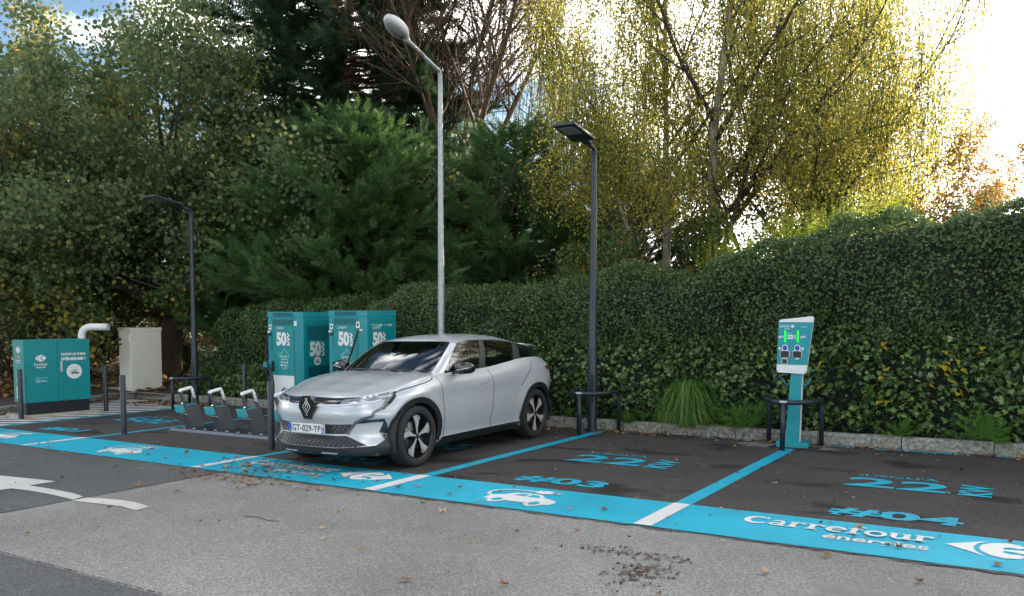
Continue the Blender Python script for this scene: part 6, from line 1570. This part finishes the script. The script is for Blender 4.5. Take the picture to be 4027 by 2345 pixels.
for x, y in spots:
    o = bpy.data.objects.new('fallen_leaf', LM[rl.integers(8)]); COL.objects.link(o); o.location = (x, y, .016 if 5.9 < y < 6.8 else .011); o.rotation_euler = (rl.normal() * .10, rl.normal() * .10, U(0, 6.28)); s_ = U(.55, 1.25) * (.8 if y > 6.8 else 1); o.scale = (s_, s_, s_)
    l_, g_ = zone(x, y); tag(o, l_, 'leaf', g_)
# litter too fine to pick apart
def litter(name, pts, size, label, m=None):
    n = len(pts); P = np.array(pts); o = scatter(name, IVY_V, IVY_F, P, np.concatenate([rl.normal(size=(n, 2)), rl.normal(size=(n, 1)) * .15], 1), np.concatenate([rl.normal(size=(n, 2)) * .35, np.ones((n, 1))], 1), rl.uniform(size * .5, size * 1.3, n), m or MV['dead']); tag(o, label, 'leaves', kind='stuff'); return o
pts = [(x, y, .012 + abs(rl.normal()) * .012) for x, y in zip(U(-12.5, 1.5, 1500), 11.04 - np.abs(rl.normal(size=1500)) * .14) if rl.uniform() < (.35 + .65 * (math.sin(x * 2.1) > -.3)) and y > 10.3]
litter('leaf_litter', pts, .05, 'brown leaf litter gathered along the foot of the kerb')
pts = []
for k in range(1500):
    t = rl.uniform(); x = -15.9 - 1.5 * t if rl.uniform() < .45 else rl.uniform(-17.2, -13.6); y = rl.normal(10.85, .25) if x > -16 else rl.normal(8.4 + (-16.2 - x) * 2.2, .35)
    if y < 11.15 and (x > -16.25 - (y - 8.2) * .42): pts.append((x, y, .013 + abs(rl.normal()) * .012))
litter('leaf_litter', pts, .065, 'brown leaf litter over the hatched corner by the cream cabinet')
pts = []
for k in range(9000):
    xd = rl.uniform(-60, 480); d = rl.uniform(17, 33); p = at(xd, d)
    if p.y > 11.6 and p.x < -16.9 or p.x < -18.2:
        z = bedz(p.x, p.y) if p.y > 11.3 else bedz2(p.x, p.y); pts.append((p.x, p.y, z + .015 + abs(rl.normal()) * .02))
litter('leaf_litter', pts, .13, 'thick fallen leaves on the soil under the lime trees')
pts = [(x, y, .015 + abs(rl.normal()) * .006) for x, y in zip(rl.normal(-7.1, .5, 260), rl.normal(6.3, .24, 260)) if 5.9 < y < 6.9]
litter('leaf_litter', pts, .045, 'dark crushed leaves on the painted words in front of the car')
pts = [(x, y, .006 + abs(rl.normal()) * .006) for x, y in zip(rl.normal(-7.0, .65, 130), rl.normal(5.72, .10, 130)) if y < 5.93]
litter('leaf_litter', pts, .04, 'dry leaf fragments along the seam in front of the car')
pts = [(x, y, .006 + abs(rl.normal()) * .004) for x, y in zip(list(rl.normal(-2.05, .10, 150)) + list(rl.normal(-2.3, .22, 90)), list(rl.normal(4.78, .14, 150)) + list(rl.normal(5.15, .05, 90)))]
litter('leaf_litter', pts, .028, 'dark crushed leaf smear on the grey road', leafmat('crushed_leaf', [(.02, .015, .012), (.06, .03, .02), (.10, .04, .025)], trans=.0))
n = 900; X_, Y_ = U(-15, 3, n), U(3.2, 10.9, n); k_ = ~((X_ > -7.6) & (X_ < -5.6) & (Y_ > 6.4)); pts = [(x, y, .0155) for x, y in zip(X_[k_], Y_[k_])]
litter('leaf_litter', pts, .018, 'tiny leaf fragments scattered over the bays and road')
mb = MB(); mb.tube([(-5.50, 4.58, .006), (-5.35, 4.60, .012), (-5.20, 4.57, .008), (-5.10, 4.60, .006)], .003, 6); tag(mb.build('twig', M['twig']), 'thin dark twig lying on the grey road', 'twig')
